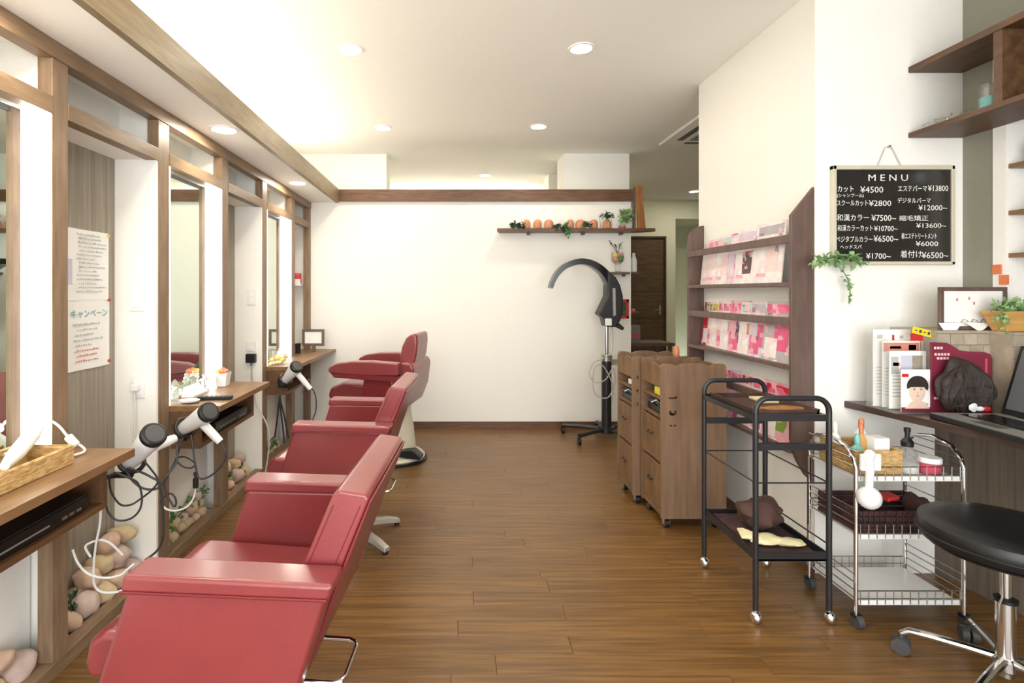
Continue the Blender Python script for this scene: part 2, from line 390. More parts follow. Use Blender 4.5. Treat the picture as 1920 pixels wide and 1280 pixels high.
B(2.68, 3.18, 7.79, 7.87, 2.08, 2.10).build('door_frame', DOORW, d1)
for k in range(5): B(2.69, 3.17, 7.826, 7.83, .08 + k * .4, .44 + k * .4).build('door_panel', DOORW, d1, bevel=.002)
MB().box(3.10, 3.125, 7.812, 7.83, .93, 1.07).cyl((3.112, 7.82, 1.0), (3.112, 7.77, 1.0), .009, n=10).tube([(3.112, 7.772, 1.0), (3.02, 7.77, 1.0)], .009).build('door_handle', STEEL, d1)
# right block (rack wall and menu wall), grey side wall --------------------
wr = struct(B(1.64, 5.1, 2.36, 3.47, 0, CEIL).build('wall_right', W_WALL), 'white wall block carrying the magazine rack and the menu', 'wall')
struct(MB().box(1.632, 1.64, 2.36, 3.47, 0, .05).build('baseboard_right', RACK), 'dark skirting under the magazine rack', 'baseboard')
t = MB().box(2.307, 2.40, -1.4, 2.36, 0, 1.1).box(2.307, 2.40, 2.225, 2.36, 1.1, CEIL).box(2.307, 2.40, -1.4, 2.225, 2.35, CEIL).box(2.307, 2.40, -1.4, .9, 1.1, 2.35)
ws = struct(t.build('wall_side', GREYW), 'grey painted side wall next to the menu', 'wall')
struct(MB().box(2.303, 2.40, 2.172, 2.225, 1.114, 2.35).box(2.303, 2.40, .9, 2.225, 2.30, 2.35).build('trim_4', W_WALL), 'white casing of the display recess', 'trim')
struct(MB().box(4.98, 5.1, 3.47, 7.9, 0, CEIL).build('wall_corridor', W_BACK), 'corridor side wall', 'wall')
t = MB().box(-1.505, -1.3, -1.4, -1.3, 0, CEIL).box(2.1, 2.307, -1.4, -1.3, 0, CEIL).box(-1.3, 2.1, -1.4, -1.3, 2.38, CEIL).box(-1.3, 2.1, -1.4, -1.3, 0, .12)
struct(t.build('wall_front', W_WALL), 'front wall with the shop window behind the viewer', 'wall')

# ceiling lights -----------------------------------------------------------
def downlight(x, y, z, label, group):
    d = thing('downlight', label, 'light', (x, y, z - .004), group)
    MB().lathe([(.058, -.006), (.072, -.006), (.074, 0), (.058, 0)], (x, y, z - .0005), 28, ring=True).build('rim', RIM, d)
    MB().cyl((x, y, z - .0045), (x, y, z - .001), .058, n=28).build('lamp', LAMP, d)
gd = 'round recessed downlights'
downlight(-.573, 2.957, CEIL, 'round recessed downlight in the main ceiling, front one on the left', gd)
downlight(.728, 2.938, CEIL, 'round recessed downlight in the main ceiling, front one on the right', gd)
downlight(-.574, 4.36, CEIL, 'round recessed downlight in the main ceiling, rear one on the left', gd)
downlight(.72, 4.33, CEIL, 'round recessed downlight in the main ceiling, rear one on the right', gd)
downlight(.394, 6.13, CEIL, 'small recessed downlight seen over the top rail of the partition', gd)
downlight(3.30, 7.12, CEIL, 'recessed downlight in the corridor beside the far door', gd)
downlight(-1.166, 1.39, 2.10, 'recessed downlight in the low soffit, nearest one over the first mirror', gd)
downlight(-1.162, 2.667, 2.10, 'recessed downlight in the low soffit over the second mirror', gd)
downlight(-1.17, 3.97, 2.10, 'recessed downlight in the low soffit, farthest one near the back wall', gd)
downlight(-.57, 1.5, CEIL, 'unseen round recessed downlight added to the main ceiling above the nearest red chair', gd)  # above the frame, added to help light the room
downlight(.73, 1.5, CEIL, 'unseen round recessed downlight added to the main ceiling above the open floor', gd)  # its pair on the right, also added out of view for light
downlight(-.9, 6.4, CEIL, 'unseen recessed downlight added behind the partition, beside the left column', gd)  # hidden by the partition, added to brighten the back room
downlight(3.3, 4.9, CEIL, 'unseen recessed downlight added to the corridor ceiling beside the air conditioner', gd)  # hidden by the right wall block, added to brighten the corridor
ac = thing('ceiling_air_conditioner', 'white ceiling cassette air conditioner with a dark air slot', 'air conditioner', (2.38, 4.33, CEIL - .035))
B(1.9, 2.86, 3.87, 4.81, CEIL - .03, CEIL - .001).build('panel', RIM, ac, bevel=.012)
B(2.1, 2.66, 4.07, 4.61, CEIL - .038, CEIL - .03).build('intake_grille', GREYP, ac)
for (a, b, c, d) in ((1.99, 2.045, 4.03, 4.62), (2.715, 2.77, 4.03, 4.62), (2.1, 2.66, 3.95, 4.0), (2.1, 2.66, 4.68, 4.73)):
    B(a, b, c, d, CEIL - .033, CEIL - .0295).build('air_slot', DGREY, ac)
t2 = thing('cove_tube_light', 'unseen tube light added to wash the ceiling behind the partition', 'light', (.07, 7.06, 2.381))  # added out of view to brighten the ceiling over the back room
MB().cyl((-.95, 7.06, 2.41), (1.1, 7.06, 2.41), .014, n=10).build('tube', TUBE2, t2)
B(-.97, 1.12, 7.04, 7.08, 2.381, 2.396).build('batten', RIM, t2)
struct(B(-1.505, 1.4, 7.0, 7.1, 0, 2.38).build('wall_inner', W_WALL), 'low white wall added behind the partition to carry the tube', 'wall')  # unseen wall put in as a stand for the added tube

# ================================================================== COUNTERS ON THE LEFT
cn = [(1.06, 1.775, 'nearest brown wall counter, holding the wicker tray'), (2.43, 3.09, 'middle brown wall counter, holding the white flower pot'),
      (3.70, 4.855, 'farthest brown wall counter, reaching the back wall')]
for k, (y0, y1, lb) in enumerate(cn):
    c = thing('wall_counter', lb, 'counter', (-1.25, (y0 + y1) / 2, .54), 'brown counters under the mirrors')
    t = MB()
    if k == 2: t.prism([(-1.405, y0), (-1.12, y0), (-1.075, y1), (-1.405, y1)], 'z', .712, .74)
    else: t.prism([(-1.405, y0), (-1.075, y0), (-1.075, y1), (-1.405, y1)], 'z', .712, .74)
    # keep clear of the posts
    t.build('counter_top', COUNT, c, bevel=.002)
    ys1 = y1 - .02 if k < 2 else 4.33
    B(-1.305, -1.17, y0 + .02, ys1, .541, .561).build('shelf_board', COUNTD, c)
    B(-1.305, -1.17, y0, y0 + .02, .541, .712).build('end_panel', COUNTD, c)
    B(-1.305, -1.17, ys1, ys1 + .02, .541, .712).build('end_panel', COUNTD, c)
    B(-1.305, -1.29, y0 + .02, ys1, .561, .712).build('back_board', COUNTD, c)
def recorder(x0, x1, y0, y1, z, label):
    d = thing('video_recorder', label, 'media player', ((x0 + x1) / 2, (y0 + y1) / 2, z), 'black players on the shelves under the counters')
    B(x0, x1 - .006, y0, y1, z + .006, z + .055).build('case', BLACKP, d, bevel=.003)
    B(x1 - .006, x1, y0, y1, z + .01, z + .05).build('front_panel', BLACKG, d)
    B(x1, x1 + .0015, y0 + .04, y1 - .16, z + .022, z + .027).build('disc_slot', GREYP, d)
    for q in range(3): B(x1, x1 + .002, y1 - .11 + q * .03, y1 - .09 + q * .03, z + .018, z + .026).build('button', STEEL, d)
    for (a, b) in ((x0 + .02, y0 + .03), (x1 - .03, y0 + .03), (x0 + .02, y1 - .03), (x1 - .03, y1 - .03)): MB().cyl((a, b, z), (a, b, z + .007), .01, n=10).build('foot', BLACKP, d)
recorder(-1.285, -1.178, 1.30, 1.69, .561, 'black media player on the shelf under the nearest counter')
recorder(-1.285, -1.175, 2.60, 3.0, .561, 'black media player on the shelf under the middle counter')

# ================================================================== RED STYLING CHAIRS
def styling_chair(loc, label):
    c = thing('styling_chair', label, 'chair', (0, 0, 0), 'red leather styling chairs')
    K = dict(parent=c, local=True)
    for sg in (-1, 1):
        a, b = sorted((sg * .242, sg * .318))
        MB().prism([(-.178, .632), (.262, .632), (.18, .375), (-.262, .375)], 'y', a, b).build('arm_panel', LEATH, bevel=.012, seg=3, **K)
        a, b = sorted((sg * .239, sg * .327))
        ar = MB().prism([(-.19, .625), (.266, .625), (.278, .66), (-.182, .664)], 'y', a, b).build('armrest_pad', LEATH, bevel=.010, seg=3, **K)
        yy = sg * .3275
        MB().tube([(-.188, yy, .628), (.264, yy, .628)], .003, n=6).build('piping', LEATHD, ar, local=True)
    MB().prism([(-.335, .365), (-.345, .40), (-.335, .455), (-.30, .478), (.10, .462), (.10, .365)], 'y', -.236, .236).build('seat', LEATH, bevel=.018, seg=3, **K)
    bk = MB().prism([(.065, .44), (.182, .66), (.248, .812), (.262, .824), (.325, .816), (.333, .804), (.272, .655), (.185, .40)], 'y', -.237, .237).build('backrest', LEATH, bevel=.013, seg=3, **K)
    for yy in (-.2375, .2375):
        for off in (.013, .074): MB().tube([(.118 + off, yy, .52), (.182 + off, yy, .66), (.238 + off, yy, .79)], .0012, n=5).build('stitching', LEATHD, bk, local=True)
    MB().prism([(.187, .42), (.2725, .655), (.333, .803), (.338, .801), (.279, .651), (.193, .414)], 'y', -.238, .238).build('back_shell', LEATHD, bevel=.0015, **K)
    MB().box(-.20, .12, -.17, .17, .335, .366).build('seat_plate', BLACKM, **K)
    MB().cyl((0, 0, .06), (0, 0, .20), .05, n=24).build('column', CHROME, **K)
    MB().cyl((0, 0, .20), (0, 0, .336), .032, n=24).build('piston', CHROME, **K)
    MB().tube([(.0, -.085, .276), (.202, -.085, .273), (.221, -.075, .272), (.228, -.055, .271), (.228, .055, .271), (.221, .075, .272), (.202, .085, .273), (.0, .085, .276)], .007, n=10).build('pump_lever', CHROME, **K)
    MB().cyl((0, 0, .03), (0, 0, .07), .06, .05, n=24).build('hub', ALUM, **K)
    for k in range(5):
        a = R(36 + 72 * k); m = rz(a)
        pts = [m @ Vector(p) for p in ((.03, 0, .052), (.12, 0, .055), (.22, 0, .04), (.285, 0, .024))]
        t = MB(); s = [(.026, .016), (.024, .016), (.022, .014), (.02, .01)]; v = []; f = []
        sd = m @ Vector((0, 1, 0))
        for p, (wd, ht) in zip(pts, s): v += [p + sd * wd + Vector((0, 0, -ht)), p + sd * wd * .8 + Vector((0, 0, ht)), p - sd * wd * .8 + Vector((0, 0, ht)), p - sd * wd + Vector((0, 0, -ht))]
        for i in range(3):
            for q in range(4): f.append((i * 4 + q, i * 4 + (q + 1) % 4, i * 4 + 4 + (q + 1) % 4, i * 4 + 4 + q))
        f += [(0, 1, 2, 3), (15, 14, 13, 12)]
        lg = t.add(v, f).build('leg', ALUM, bevel=.004, **K)
        e = m @ Vector((.272, 0, 0)); MB().cyl((e.x, e.y, 0), (e.x, e.y, .016), .014, n=12).build('glide', BLACKP, lg, local=True)
    c.location = loc; c.rotation_euler = (0, 0, R(-4)); return c
ch = styling_chair((-.50, 1.43, 0), 'red leather styling chair nearest the viewer, cut by the picture edge')
dup(ch, (-.53, 2.71, 0), 'red leather styling chair in the middle, between the nearest chair and the barber chair')

# ------------------------------------------------------------------ barber chair
bc = thing('barber_chair', 'red padded barber chair with headrest on a cream pedestal by the back wall', 'chair', (-.50, 4.02, 0))
K = dict(parent=bc, local=True)
for sg in (-1, 1):
    a, b = sorted((sg * .23, sg * .32))
    ap = MB().prism([(-.335, .695), (-.325, .725), (-.27, .752), (-.15, .77), (.0, .775), (.2, .765), (.2, .68), (.0, .672), (-.2, .676), (-.32, .684)], 'y', a, b).build('armrest', LEATH, bevel=.028, seg=5, **K)
    MB().prism([(-.29, .65), (.2, .632), (.2, .674), (-.2, .678), (-.32, .684)], 'y', a + .006, b - .006).build('armrest_base', LEATHD, bevel=.004, **K)
    MB().prism([(-.1, .45), (.15, .45), (.12, .68), (-.06, .68)], 'y', sg * .275 - .012, sg * .275 + .012).build('arm_support', LEATHD, **K)
MB().prism([(-.36, .45), (-.385, .50), (-.36, .56), (-.27, .60), (.0, .595), (.15, .58), (.15, .45)], 'y', -.225, .225).build('seat', LEATH, bevel=.025, seg=4, **K)
MB().prism([(.1, .52), (.12, .60), (.17, .74), (.20, .765), (.27, .76), (.29, .72), (.27, .56), (.22, .43), (.15, .40), (.10, .44)], 'y', -.235, .235).build('backrest', LEATH, bevel=.02, seg=4, **K)
hr = MB().prism([(.15, .73), (.155, .80), (.17, .87), (.20, .93), (.24, .962), (.285, .965), (.29, .90), (.28, .80), (.26, .735)], 'y', -.15, .15).build('headrest', LEATH, bevel=.02, seg=4, **K)
MB().lathe([(.128, .05), (.124, .1), (.115, .25), (.105, .36), (.105, .42), (.12, .45)], (.0, 0, 0), 28, sx=1.85, sy=1.2).build('pedestal', CREAM, **K)
MB().lathe([(.30, .012), (.305, .03), (.29, .045), (.15, .06), (.10, .065)], (-.02, 0, 0), 36, sx=1.05, sy=.85).build('base_plate', CREAM, **K)
MB().lathe([(.318, 0), (.32, .018), (.31, .024), (.29, .012), (.28, 0)], (-.02, 0, 0), 36, sx=1.05, sy=.85, ring=True).build('rubber_rim', BLACKP, **K)
MB().prism([(.14, .06), (.31, .045), (.32, .07), (.26, .115), (.15, .10)], 'y', -.16, -.07).build('foot_pedal', BLACKP, bevel=.01, **K)
MB().prism([(-.42, .2), (-.36, .2), (-.3, .45), (-.36, .45)], 'y', -.16, .16).build('leg_rest', LEATH, bevel=.02, seg=3, **K)
MB().box(-.56, -.40, -.17, .17, .18, .2).build('footplate', ALUM, **K)
bc.rotation_euler = (0, 0, R(-13))

# ================================================================== HOOD DRYER ON STAND
hd = thing('hood_dryer', 'black ring shaped hair processor on a wheeled stand before the back wall', 'hair dryer', (1.34, 4.55, 0))
D = 4.55
ip = [(1031, 540), (1036, 525), (1046, 509), (1062, 496), (1085, 489), (1108, 493), (1128, 506), (1141, 524), (1147, 548), (1146, 575), (1141, 594)]
wdt = [.030, .034, .040, .046, .050, .052, .058, .064, .062, .054, .045]
pts = smooth_path([P(x, y, D) for x, y in ip], 4); n = len(pts); v = []; f = []
for i, p in enumerate(pts):
    tt = (pts[min(i + 1, n - 1)] - pts[max(i - 1, 0)]).normalized(); nr = Vector((tt.z, 0, -tt.x))
    wi = wdt[min(i // 4, 10)] + (wdt[min(i // 4 + 1, 10)] - wdt[min(i // 4, 10)]) * (i % 4) / 4; wi *= .62
    hw = .05 + .02 * i / n
    for (a, b) in ((1, -1), (1.15, 0), (1, 1), (-.6, 1), (-.4, 0), (-.6, -1)): v.append(p + nr * wi * a + Vector((0, hw * b, 0)))
for i in range(n - 1):
    for k in range(6): f.append((i * 6 + k, i * 6 + (k + 1) % 6, i * 6 + 6 + (k + 1) % 6, i * 6 + 6 + k))
f += [tuple(range(6)), tuple(range(n * 6 - 1, n * 6 - 7, -1))]
MB().add(v, f).build('ring_hood', BLACKG, hd)
pr = lambda L: [(p.x, p.z) for p in (P(x, y, D) for x, y in L)]
MB().prism(pr([(1135, 506), (1140, 512), (1150, 520), (1158, 535), (1163, 555), (1163, 580), (1158, 600), (1150, 612), (1131, 611), (1128, 596), (1118, 588), (1126, 572), (1134, 555), (1135, 530)]), 'y', 4.47, 4.62).build('motor_housing', BLACKP, hd, bevel=.012, seg=3)
MB().prism(pr([(1143, 540), (1148, 540), (1149, 590), (1144, 592)]), 'y', 4.462, 4.472).build('trim_strip', STEEL, hd)
MB().prism(pr([(1129, 596), (1141, 596), (1141, 609), (1130, 609)]), 'y', 4.455, 4.475).build('control_display', WHITEP, hd, bevel=.003)
MB().prism(pr([(1150, 602), (1158, 604), (1169, 614), (1166, 619), (1152, 612)]), 'y', 4.52, 4.56).build('handle', BLACKP, hd, bevel=.004)
MB().cyl(P(1137, 611, D), (P(1137, 0, D).x, D, .68), .019, n=16).build('upper_pole', CHROME, hd)
px = P(1137, 0, D).x
MB().cyl((px, D, .07), (px, D, .70), .042, n=18).build('lower_pole', BLACKM, hd)
MB().cyl((px, D, .53 + .14), (px, D, .72), .048, n=18).build('clamp_collar', STEEL, hd)
MB().box(px + .03, px + .22, D - .05, D + .06, .64, .66).box(px + .03, px + .22, D - .05, D - .045, .66, .69).build('holder_tray', STEEL, hd)
MB().cyl((px, D, .05), (px, D, .10), .07, n=20).build('hub', BLACKM, hd)
for (x, y) in ((1.0, 4.70), (1.06, 4.34), (1.50, 4.26), (1.585, 4.72), (1.33, 4.79)):
    lg = MB().tube([(px, D, .075), ((px + x) / 2, (D + y) / 2, .082), (x, y, .075)], .019, n=8).build('leg', BLACKM, hd)
    MB().cyl((x - .012, y, .03), (x + .012, y, .03), .03, n=16).cyl((x, y, .05), (x, y, .075), .012, n=8).build('caster', BLACKP, lg)
MB().tube([P(1148, 612, 4.52), P(1149, 640, 4.5), P(1146, 660, 4.48), P(1130, 672, 4.45), P(1113, 680, 4.44), P(1105, 700, 4.44), P(1115, 716, 4.44), P(1135, 712, 4.44), P(1150, 690, 4.45), P(1152, 720, 4.45), P(1140, 745, 4.44), P(1120, 742, 4.44), P(1112, 725, 4.44), P(1114, 690, 4.44), P(1130, 685, 4.43), P(1148, 720, 4.43), P(1147, 755, 4.44)], .005, n=6, sm=5).build('power_cord', CORDG, hd)

# ================================================================== WOODEN STORAGE TROLLEYS
def wood_trolley(x0, y0, y1, z1, label, holes):
    wd, z0 = .347, .058
    c = thing('wooden_salon_trolley', label, 'trolley', (x0 + wd / 2, (y0 + y1) / 2, 0), 'pair of aged pine salon trolleys')
    x1 = x0 + wd
    def prof(): # scalloped side panel in (x,z)
        p = [(x0, z0), (x1, z0), (x1, z1 - .02)]
        p += [(x1 - .02 + .02 * math.cos(R(a)), z1 - .022 + .02 * math.sin(R(a))) for a in (0, 30, 60, 90)]
        p += [(x1 - .06, z1 - .004), (x1 - .085, z1 - .016), (x1 - .11, z1 - .004), (x1 - .15, z1), (x0 + .15, z1), (x0 + .11, z1 - .004), (x0 + .085, z1 - .016), (x0 + .06, z1 - .004)]
        p += [(x0 + .02 - .02 * math.sin(R(a)), z1 - .022 + .02 * math.cos(R(a))) for a in (0, 30, 60, 90)]
        return p
    sp = MB().prism(prof(), 'y', y0, y0 + .018).build('side_panel', PINE, c)
    if holes:
        ct = MB(); hx = x0 + .062
        for dx in (-.011, .011): ct.box(hx + dx - .006, hx + dx + .006, y0 - .02, y0 + .04, .552, .560)
        boolcut(sp, ct)
        ct = MB(); U = [(hx - .020, .635), (hx - .008, .635), (hx - .008, .622), (hx + .008, .622), (hx + .008, .635), (hx + .020, .635), (hx + .020, .618), (hx + .010, .609), (hx - .010, .609), (hx - .020, .618)]
        ct.prism(U, 'y', y0 - .02, y0 + .04); boolcut(sp, ct)
        ct = MB().prism([(hx - .022, .70), (hx + .022, .70), (hx + .022, .713), (hx + .014, .713), (hx + .008, .706), (hx - .022, .706)], 'y', y0 - .02, y0 + .04); boolcut(sp, ct)
    else:
        for zz in (.60, .68, .76):
            ct = MB().prism([(x0 + .03, zz - .014), (x0 + .038, zz), (x0 + .03, zz + .014), (x0 + .022, zz)], 'y', y0 - .02, y0 + .04); boolcut(sp, ct)
    MB().prism(prof(), 'y', y1 - .018, y1).build('side_panel', PINE, c)
    B(x1 - .014, x1 - .002, y0 + .018, y1 - .018, z0 + .016, z1 - .02).build('back_panel', PINE, c)
    B(x0 + .012, x1 - .014, y0 + .018, y1 - .018, z0, z0 + .016).build('bottom_board', PINE, c)
    # arched front head board (y,z)
    ym = (y0 + y1) / 2; hw = (y1 - y0) / 2 - .018; zt = z1 - .012
    hb = [(ym - hw, zt - .12), (ym + hw, zt - .12)] + [(ym + hw * math.cos(R(a)), zt - .035 + .035 * math.sin(R(a))) for a in range(0, 181, 15)]
    MB().prism(hb, 'x', x0 + .004, x0 + .02).build('head_board', PINED, c)
    MB().prism([(a, b) for a, b in hb], 'x', x1 - .03, x1 - .016).build('head_board', PINED, c)
    B(x0 + .02, x1 - .03, y0 + .018, y1 - .018, zt - .12, zt - .108).build('top_board', PINED, c)
    for zz in (.70, .60): B(x0 + .004, x1 - .014, y0 + .018, y1 - .018, zz - .012, zz).build('shelf', PINED, c)
    for zz, h in ((.35, .225), (.07, .265)):
        dr = B(x0 + .002, x0 + .02, y0 + .021, y1 - .021, zz, zz + h).build('drawer', PINED, c, bevel=.002)
        MB().tube([(x0 + .003, ym - .03, zz + h * .62), (x0 - .012, ym - .02, zz + h * .58), (x0 - .012, ym + .02, zz + h * .58), (x0 + .003, ym + .03, zz + h * .62)], .004, n=6).build('pull', BLACKM, dr)
        B(x0 + .0, x0 + .004, y0 + .03, y1 - .03, zz + .012, zz + .02).build('moulding', PINE, dr)
    for (a, b) in ((x0 + .04, y0 + .035), (x0 + .04, y1 - .035), (x1 - .04, y0 + .035), (x1 - .04, y1 - .035)):
        cs = MB().cyl((a - .012, b, .025), (a + .012, b, .025), .025, n=16).build('caster', BLACKP, c)
        MB().box(a - .02, a + .02, b - .018, b + .018, .05, .058).box(a - .017, a - .013, b - .014, b + .014, .016, .052).box(a + .013, a + .017, b - .014, b + .014, .016, .052).build('bracket', CHROME, cs)
    return c
wood_trolley(1.119, 2.79, 3.09, .888, 'aged pine salon trolley with cut out face in its side, nearer one', True)
wood_trolley(1.078, 3.115, 3.40, .888, 'aged pine salon trolley against the dryer, farther one with diamond holes', False)
tag(MB().prism([(2.83, .7015), (2.93, .7015), (2.93, .745), (2.83, .752)], 'x', 1.135, 1.2).build('yellow_pouch', YEL, bevel=.006), 'bright yellow pouch on the upper shelf of the nearer pine trolley', 'pouch')
def comb_box(x, y, z, ln, label):
    t = thing('clip_tray', label, 'tray', (x, y, z), 'black clip trays in the pine trolleys')
    B(x - .02, x + .08, y - ln / 2, y + ln / 2, z, z + .035).build('tray', BLACKP, t, bevel=.004)
    for q in range(5): MB().tube([(x - .012 + q * .012, y - ln * .3 + q * .03, z + .036), (x - .03 + q * .012, y - ln * .25 + q * .03, z + .06), (x - .03, y - ln * .2 + q * .03, z + .045)], .004, n=6).build('hair_clip', BLACKM if q != 2 else STEEL, t)
comb_box(1.16, 2.94, .601, .2, 'black tray of hair clips on the lower shelf of the nearer pine trolley')
comb_box(1.115, 3.26, .601, .18, 'black tray of hair clips on the lower shelf of the farther pine trolley')
tp = thing('tape_roll', 'small white roll on the upper shelf of the farther pine trolley', 'roll', (1.13, 3.25, .70))
MB().lathe([(.012, 0), (.03, 0), (.03, .03), (.012, .03)], (1.13, 3.25, .701), 20, ring=True).build('roll', WHITEP, tp)
sb = thing('spray_bottle', 'clear bottle with a copper cap on top of the farther pine trolley', 'bottle', (1.36, 3.2, .76))
MB().lathe([(.02, 0), (.024, .004), (.024, .075), (.018, .095), (.014, .10)], (1.375, 3.2, .769), 18).build('body', GLASSM, sb)
MB().lathe([(.016, .10), (.018, .11), (.017, .15), (.012, .17), (.004, .172)], (1.375, 3.2, .769), 18).build('cap', COPPER, sb)

# ================================================================== BLACK TUBE TROLLEY
bt = thing('black_trolley', 'black tubular steel trolley on chrome ball casters', 'trolley', (1.305, 2.21, 0))
X0, X1, Y0, Y1 = 1.166, 1.448, 2.006, 2.415
for y, nm in ((Y0, 'front'), (Y1, 'rear')):
    pts = [(X0, y, .05), (X0, y, .80)] + [(X0 + .05 - .05 * math.cos(R(a)), y, .812 + .05 * math.sin(R(a))) for a in range(0, 91, 15)] + [(X1 - .05 + .05 * math.sin(R(a)), y, .812 + .05 * math.cos(R(a))) for a in range(0, 91, 15)] + [(X1, y, .80), (X1, y, .05)]
    MB().tube(pts, .0105, n=12).build('end_frame', BLACKM, bt)
    B(X0, X1, y - .006, y + .006, .775, .80).build('tray_end_bar', BLACKM, bt)
    B(X0, X1, y - .007, y + .007, .664, .690).build('cross_bar', BLACKM, bt)
    MB().cyl((X0, y, .537), (X1, y, .537), .003, n=6).build('wire_rail', BLACKM, bt)
for x in (X0, X1):
    B(x - .006, x + .006, Y0, Y1, .775, .795).build('tray_side_bar', BLACKM, bt)
    MB().cyl((x, Y0, .537), (x, Y1, .537), .003, n=6).build('wire_rail', BLACKM, bt)
    if x == X1: MB().cyl((x, Y0, .30), (x, Y1, .30), .003, n=6).build('wire_rail', BLACKM, bt)
    for y in (Y0, Y1):
        cs = MB().ell((x, y - .006, .024), (.022, .022, .0238), 16, 12).build('caster', CHROME, bt)
        MB().cyl((x, y, .03), (x, y, .06), .009, n=10).build('caster_stem', STEEL, cs)
B(X0, X1, Y0, Y1, .776, .782).build('upper_tray', BROWNC, bt)
lt = MB().box(X0, X1, Y0, Y1, .238, .244).box(X0, X0 + .006, Y0, Y1, .244, .268).box(X1 - .006, X1, Y0, Y1, .244, .268).box(X0, X1, Y0, Y0 + .006, .236, .272).box(X0, X1, Y1 - .006, Y1, .244, .268).build('lower_tray', BLACKM, bt)
ut = thing('serving_tray', 'brown shallow tray lying on top of the black trolley', 'tray', (1.305, 2.2, .782), 'brown trays on the black trolley')
MB().prism([(X0 + .02, .79), (X0 + .04, .7835), (X1 - .04, .7835), (X1 - .02, .79), (X1 - .012, .812), (X1 - .02, .812), (X1 - .03, .79), (X0 + .03, .79), (X0 + .02, .812), (X0 + .012, .812)], 'y', Y0 + .03, Y1 - .03).build('tray', BROWNC, ut)
for y in (Y0 + .03, Y1 - .036): B(X0 + .016, X1 - .016, y, y + .006, .784, .81).build('tray_end', BROWNC, ut)
br = thing('wooden_brush', 'orange brown wooden brush lying in the tray on the black trolley', 'brush', (1.33, 2.08, .79))
MB().ell((1.32, 2.08, .806), (.085, .028, .012), 20, 8).build('brush_back', LAMB, br)
MB().tube([(1.24, 2.08, .806), (1.2, 2.085, .806)], .008, n=8).build('grip', LAMB, br)
tag(MB().prism([(2.25, .79), (2.36, .79), (2.36, .80), (2.25, .80)], 'x', 1.34, 1.41).build('card_case', CREAMG, bevel=.002), 'small cream card case in the tray on the black trolley', 'case')
b2 = thing('serving_tray', 'dusty maroon flat box on the lower shelf of the black trolley', 'tray', (1.3, 2.3, .244), 'brown trays on the black trolley')
B(X0 + .03, X1 - .03, Y0 + .03, Y1 - .02, .2448, .257).build('tray', DMAR, b2, bevel=.003)
bag = thing('cloth_bag', 'crumpled dark brown cloth heap on the lower shelf of the black trolley', 'bag', (1.32, 2.24, .258))
t = MB().ell((1.305, 2.23, .325), (.085, .075, .06), 26, 16, jit=.35, seed=3)
t.ell((1.365, 2.27, .328), (.06, .06, .055), 22, 14, jit=.4, seed=8)
t.build('cloth_folds', BROWNC, bag)
gl = thing('rubber_gloves', 'pair of pale cream rubber gloves on the lower shelf of the black trolley', 'gloves', (1.26, 2.10, .258))
t = MB().ell((1.27, 2.11, .272), (.075, .045, .014), 22, 10, jit=.3, seed=5).ell((1.35, 2.09, .27), (.06, .035, .012), 20, 10, jit=.3, seed=9)
t.build('palm', CREAMG, gl)
for q in range(5): MB().tube([(1.24, 2.12 + q * .012 - .02, .274), (1.20 + q * .003, 2.135 + q * .016 - .02, .278), (1.182 + q * .006, 2.15 + q * .018 - .02, .27)], [.009, .009, .006], n=8).build('finger', CREAMG, gl)

# ================================================================== MAGAZINE RACK
mr = thing('magazine_rack', 'dark brown wall mounted magazine rack with three rows', 'magazine rack', (1.59, 2.9, .40))
RX = 1.536
sidep = [(1.6388, 1.746), (RX, 1.618), (RX, .60), (RX + .008, .555), (RX + .03, .50), (1.60, .44), (1.6388, .404)]
MB().prism(sidep, 'y', 2.363, 2.383).build('side_panel', RACK, mr, bevel=.002)
sidef = [(1.6388, 1.70)] + [(1.6388 - .1028 * math.sin(R(a)), 1.60 + .10 * math.cos(R(a))) for a in range(15, 91, 15)] + [(RX, .60), (RX + .03, .50), (1.6388, .404)]
MB().prism(sidef, 'y', 3.395, 3.415).build('side_panel', RACK, mr, bevel=.002)
rows = [1.294, .914, .534]
for z in rows:
    B(RX, 1.639, 2.383, 3.395, z, z + .02).build('ledge', RACK, mr, bevel=.002)
    B(RX, RX + .016, 2.383, 3.395, z + .20, z + .238).build('front_bar', RACK, mr, bevel=.002)
def P_(c, **k): return mat('cover_%d' % len(MATS), c, .35, var=.05, **k)
pal = dict(white=(246, 240, 238), pink=(240, 176, 190), hot=(226, 84, 136), red=(200, 40, 62), teal=(190, 222, 214), navy=(70, 62, 92), orange=(222, 140, 60), green=(128, 160, 70), grey=(186, 178, 182), blush=(246, 218, 216), lilac=(224, 206, 222), yellow=(232, 196, 60), dark=(84, 64, 60))
CV = {}
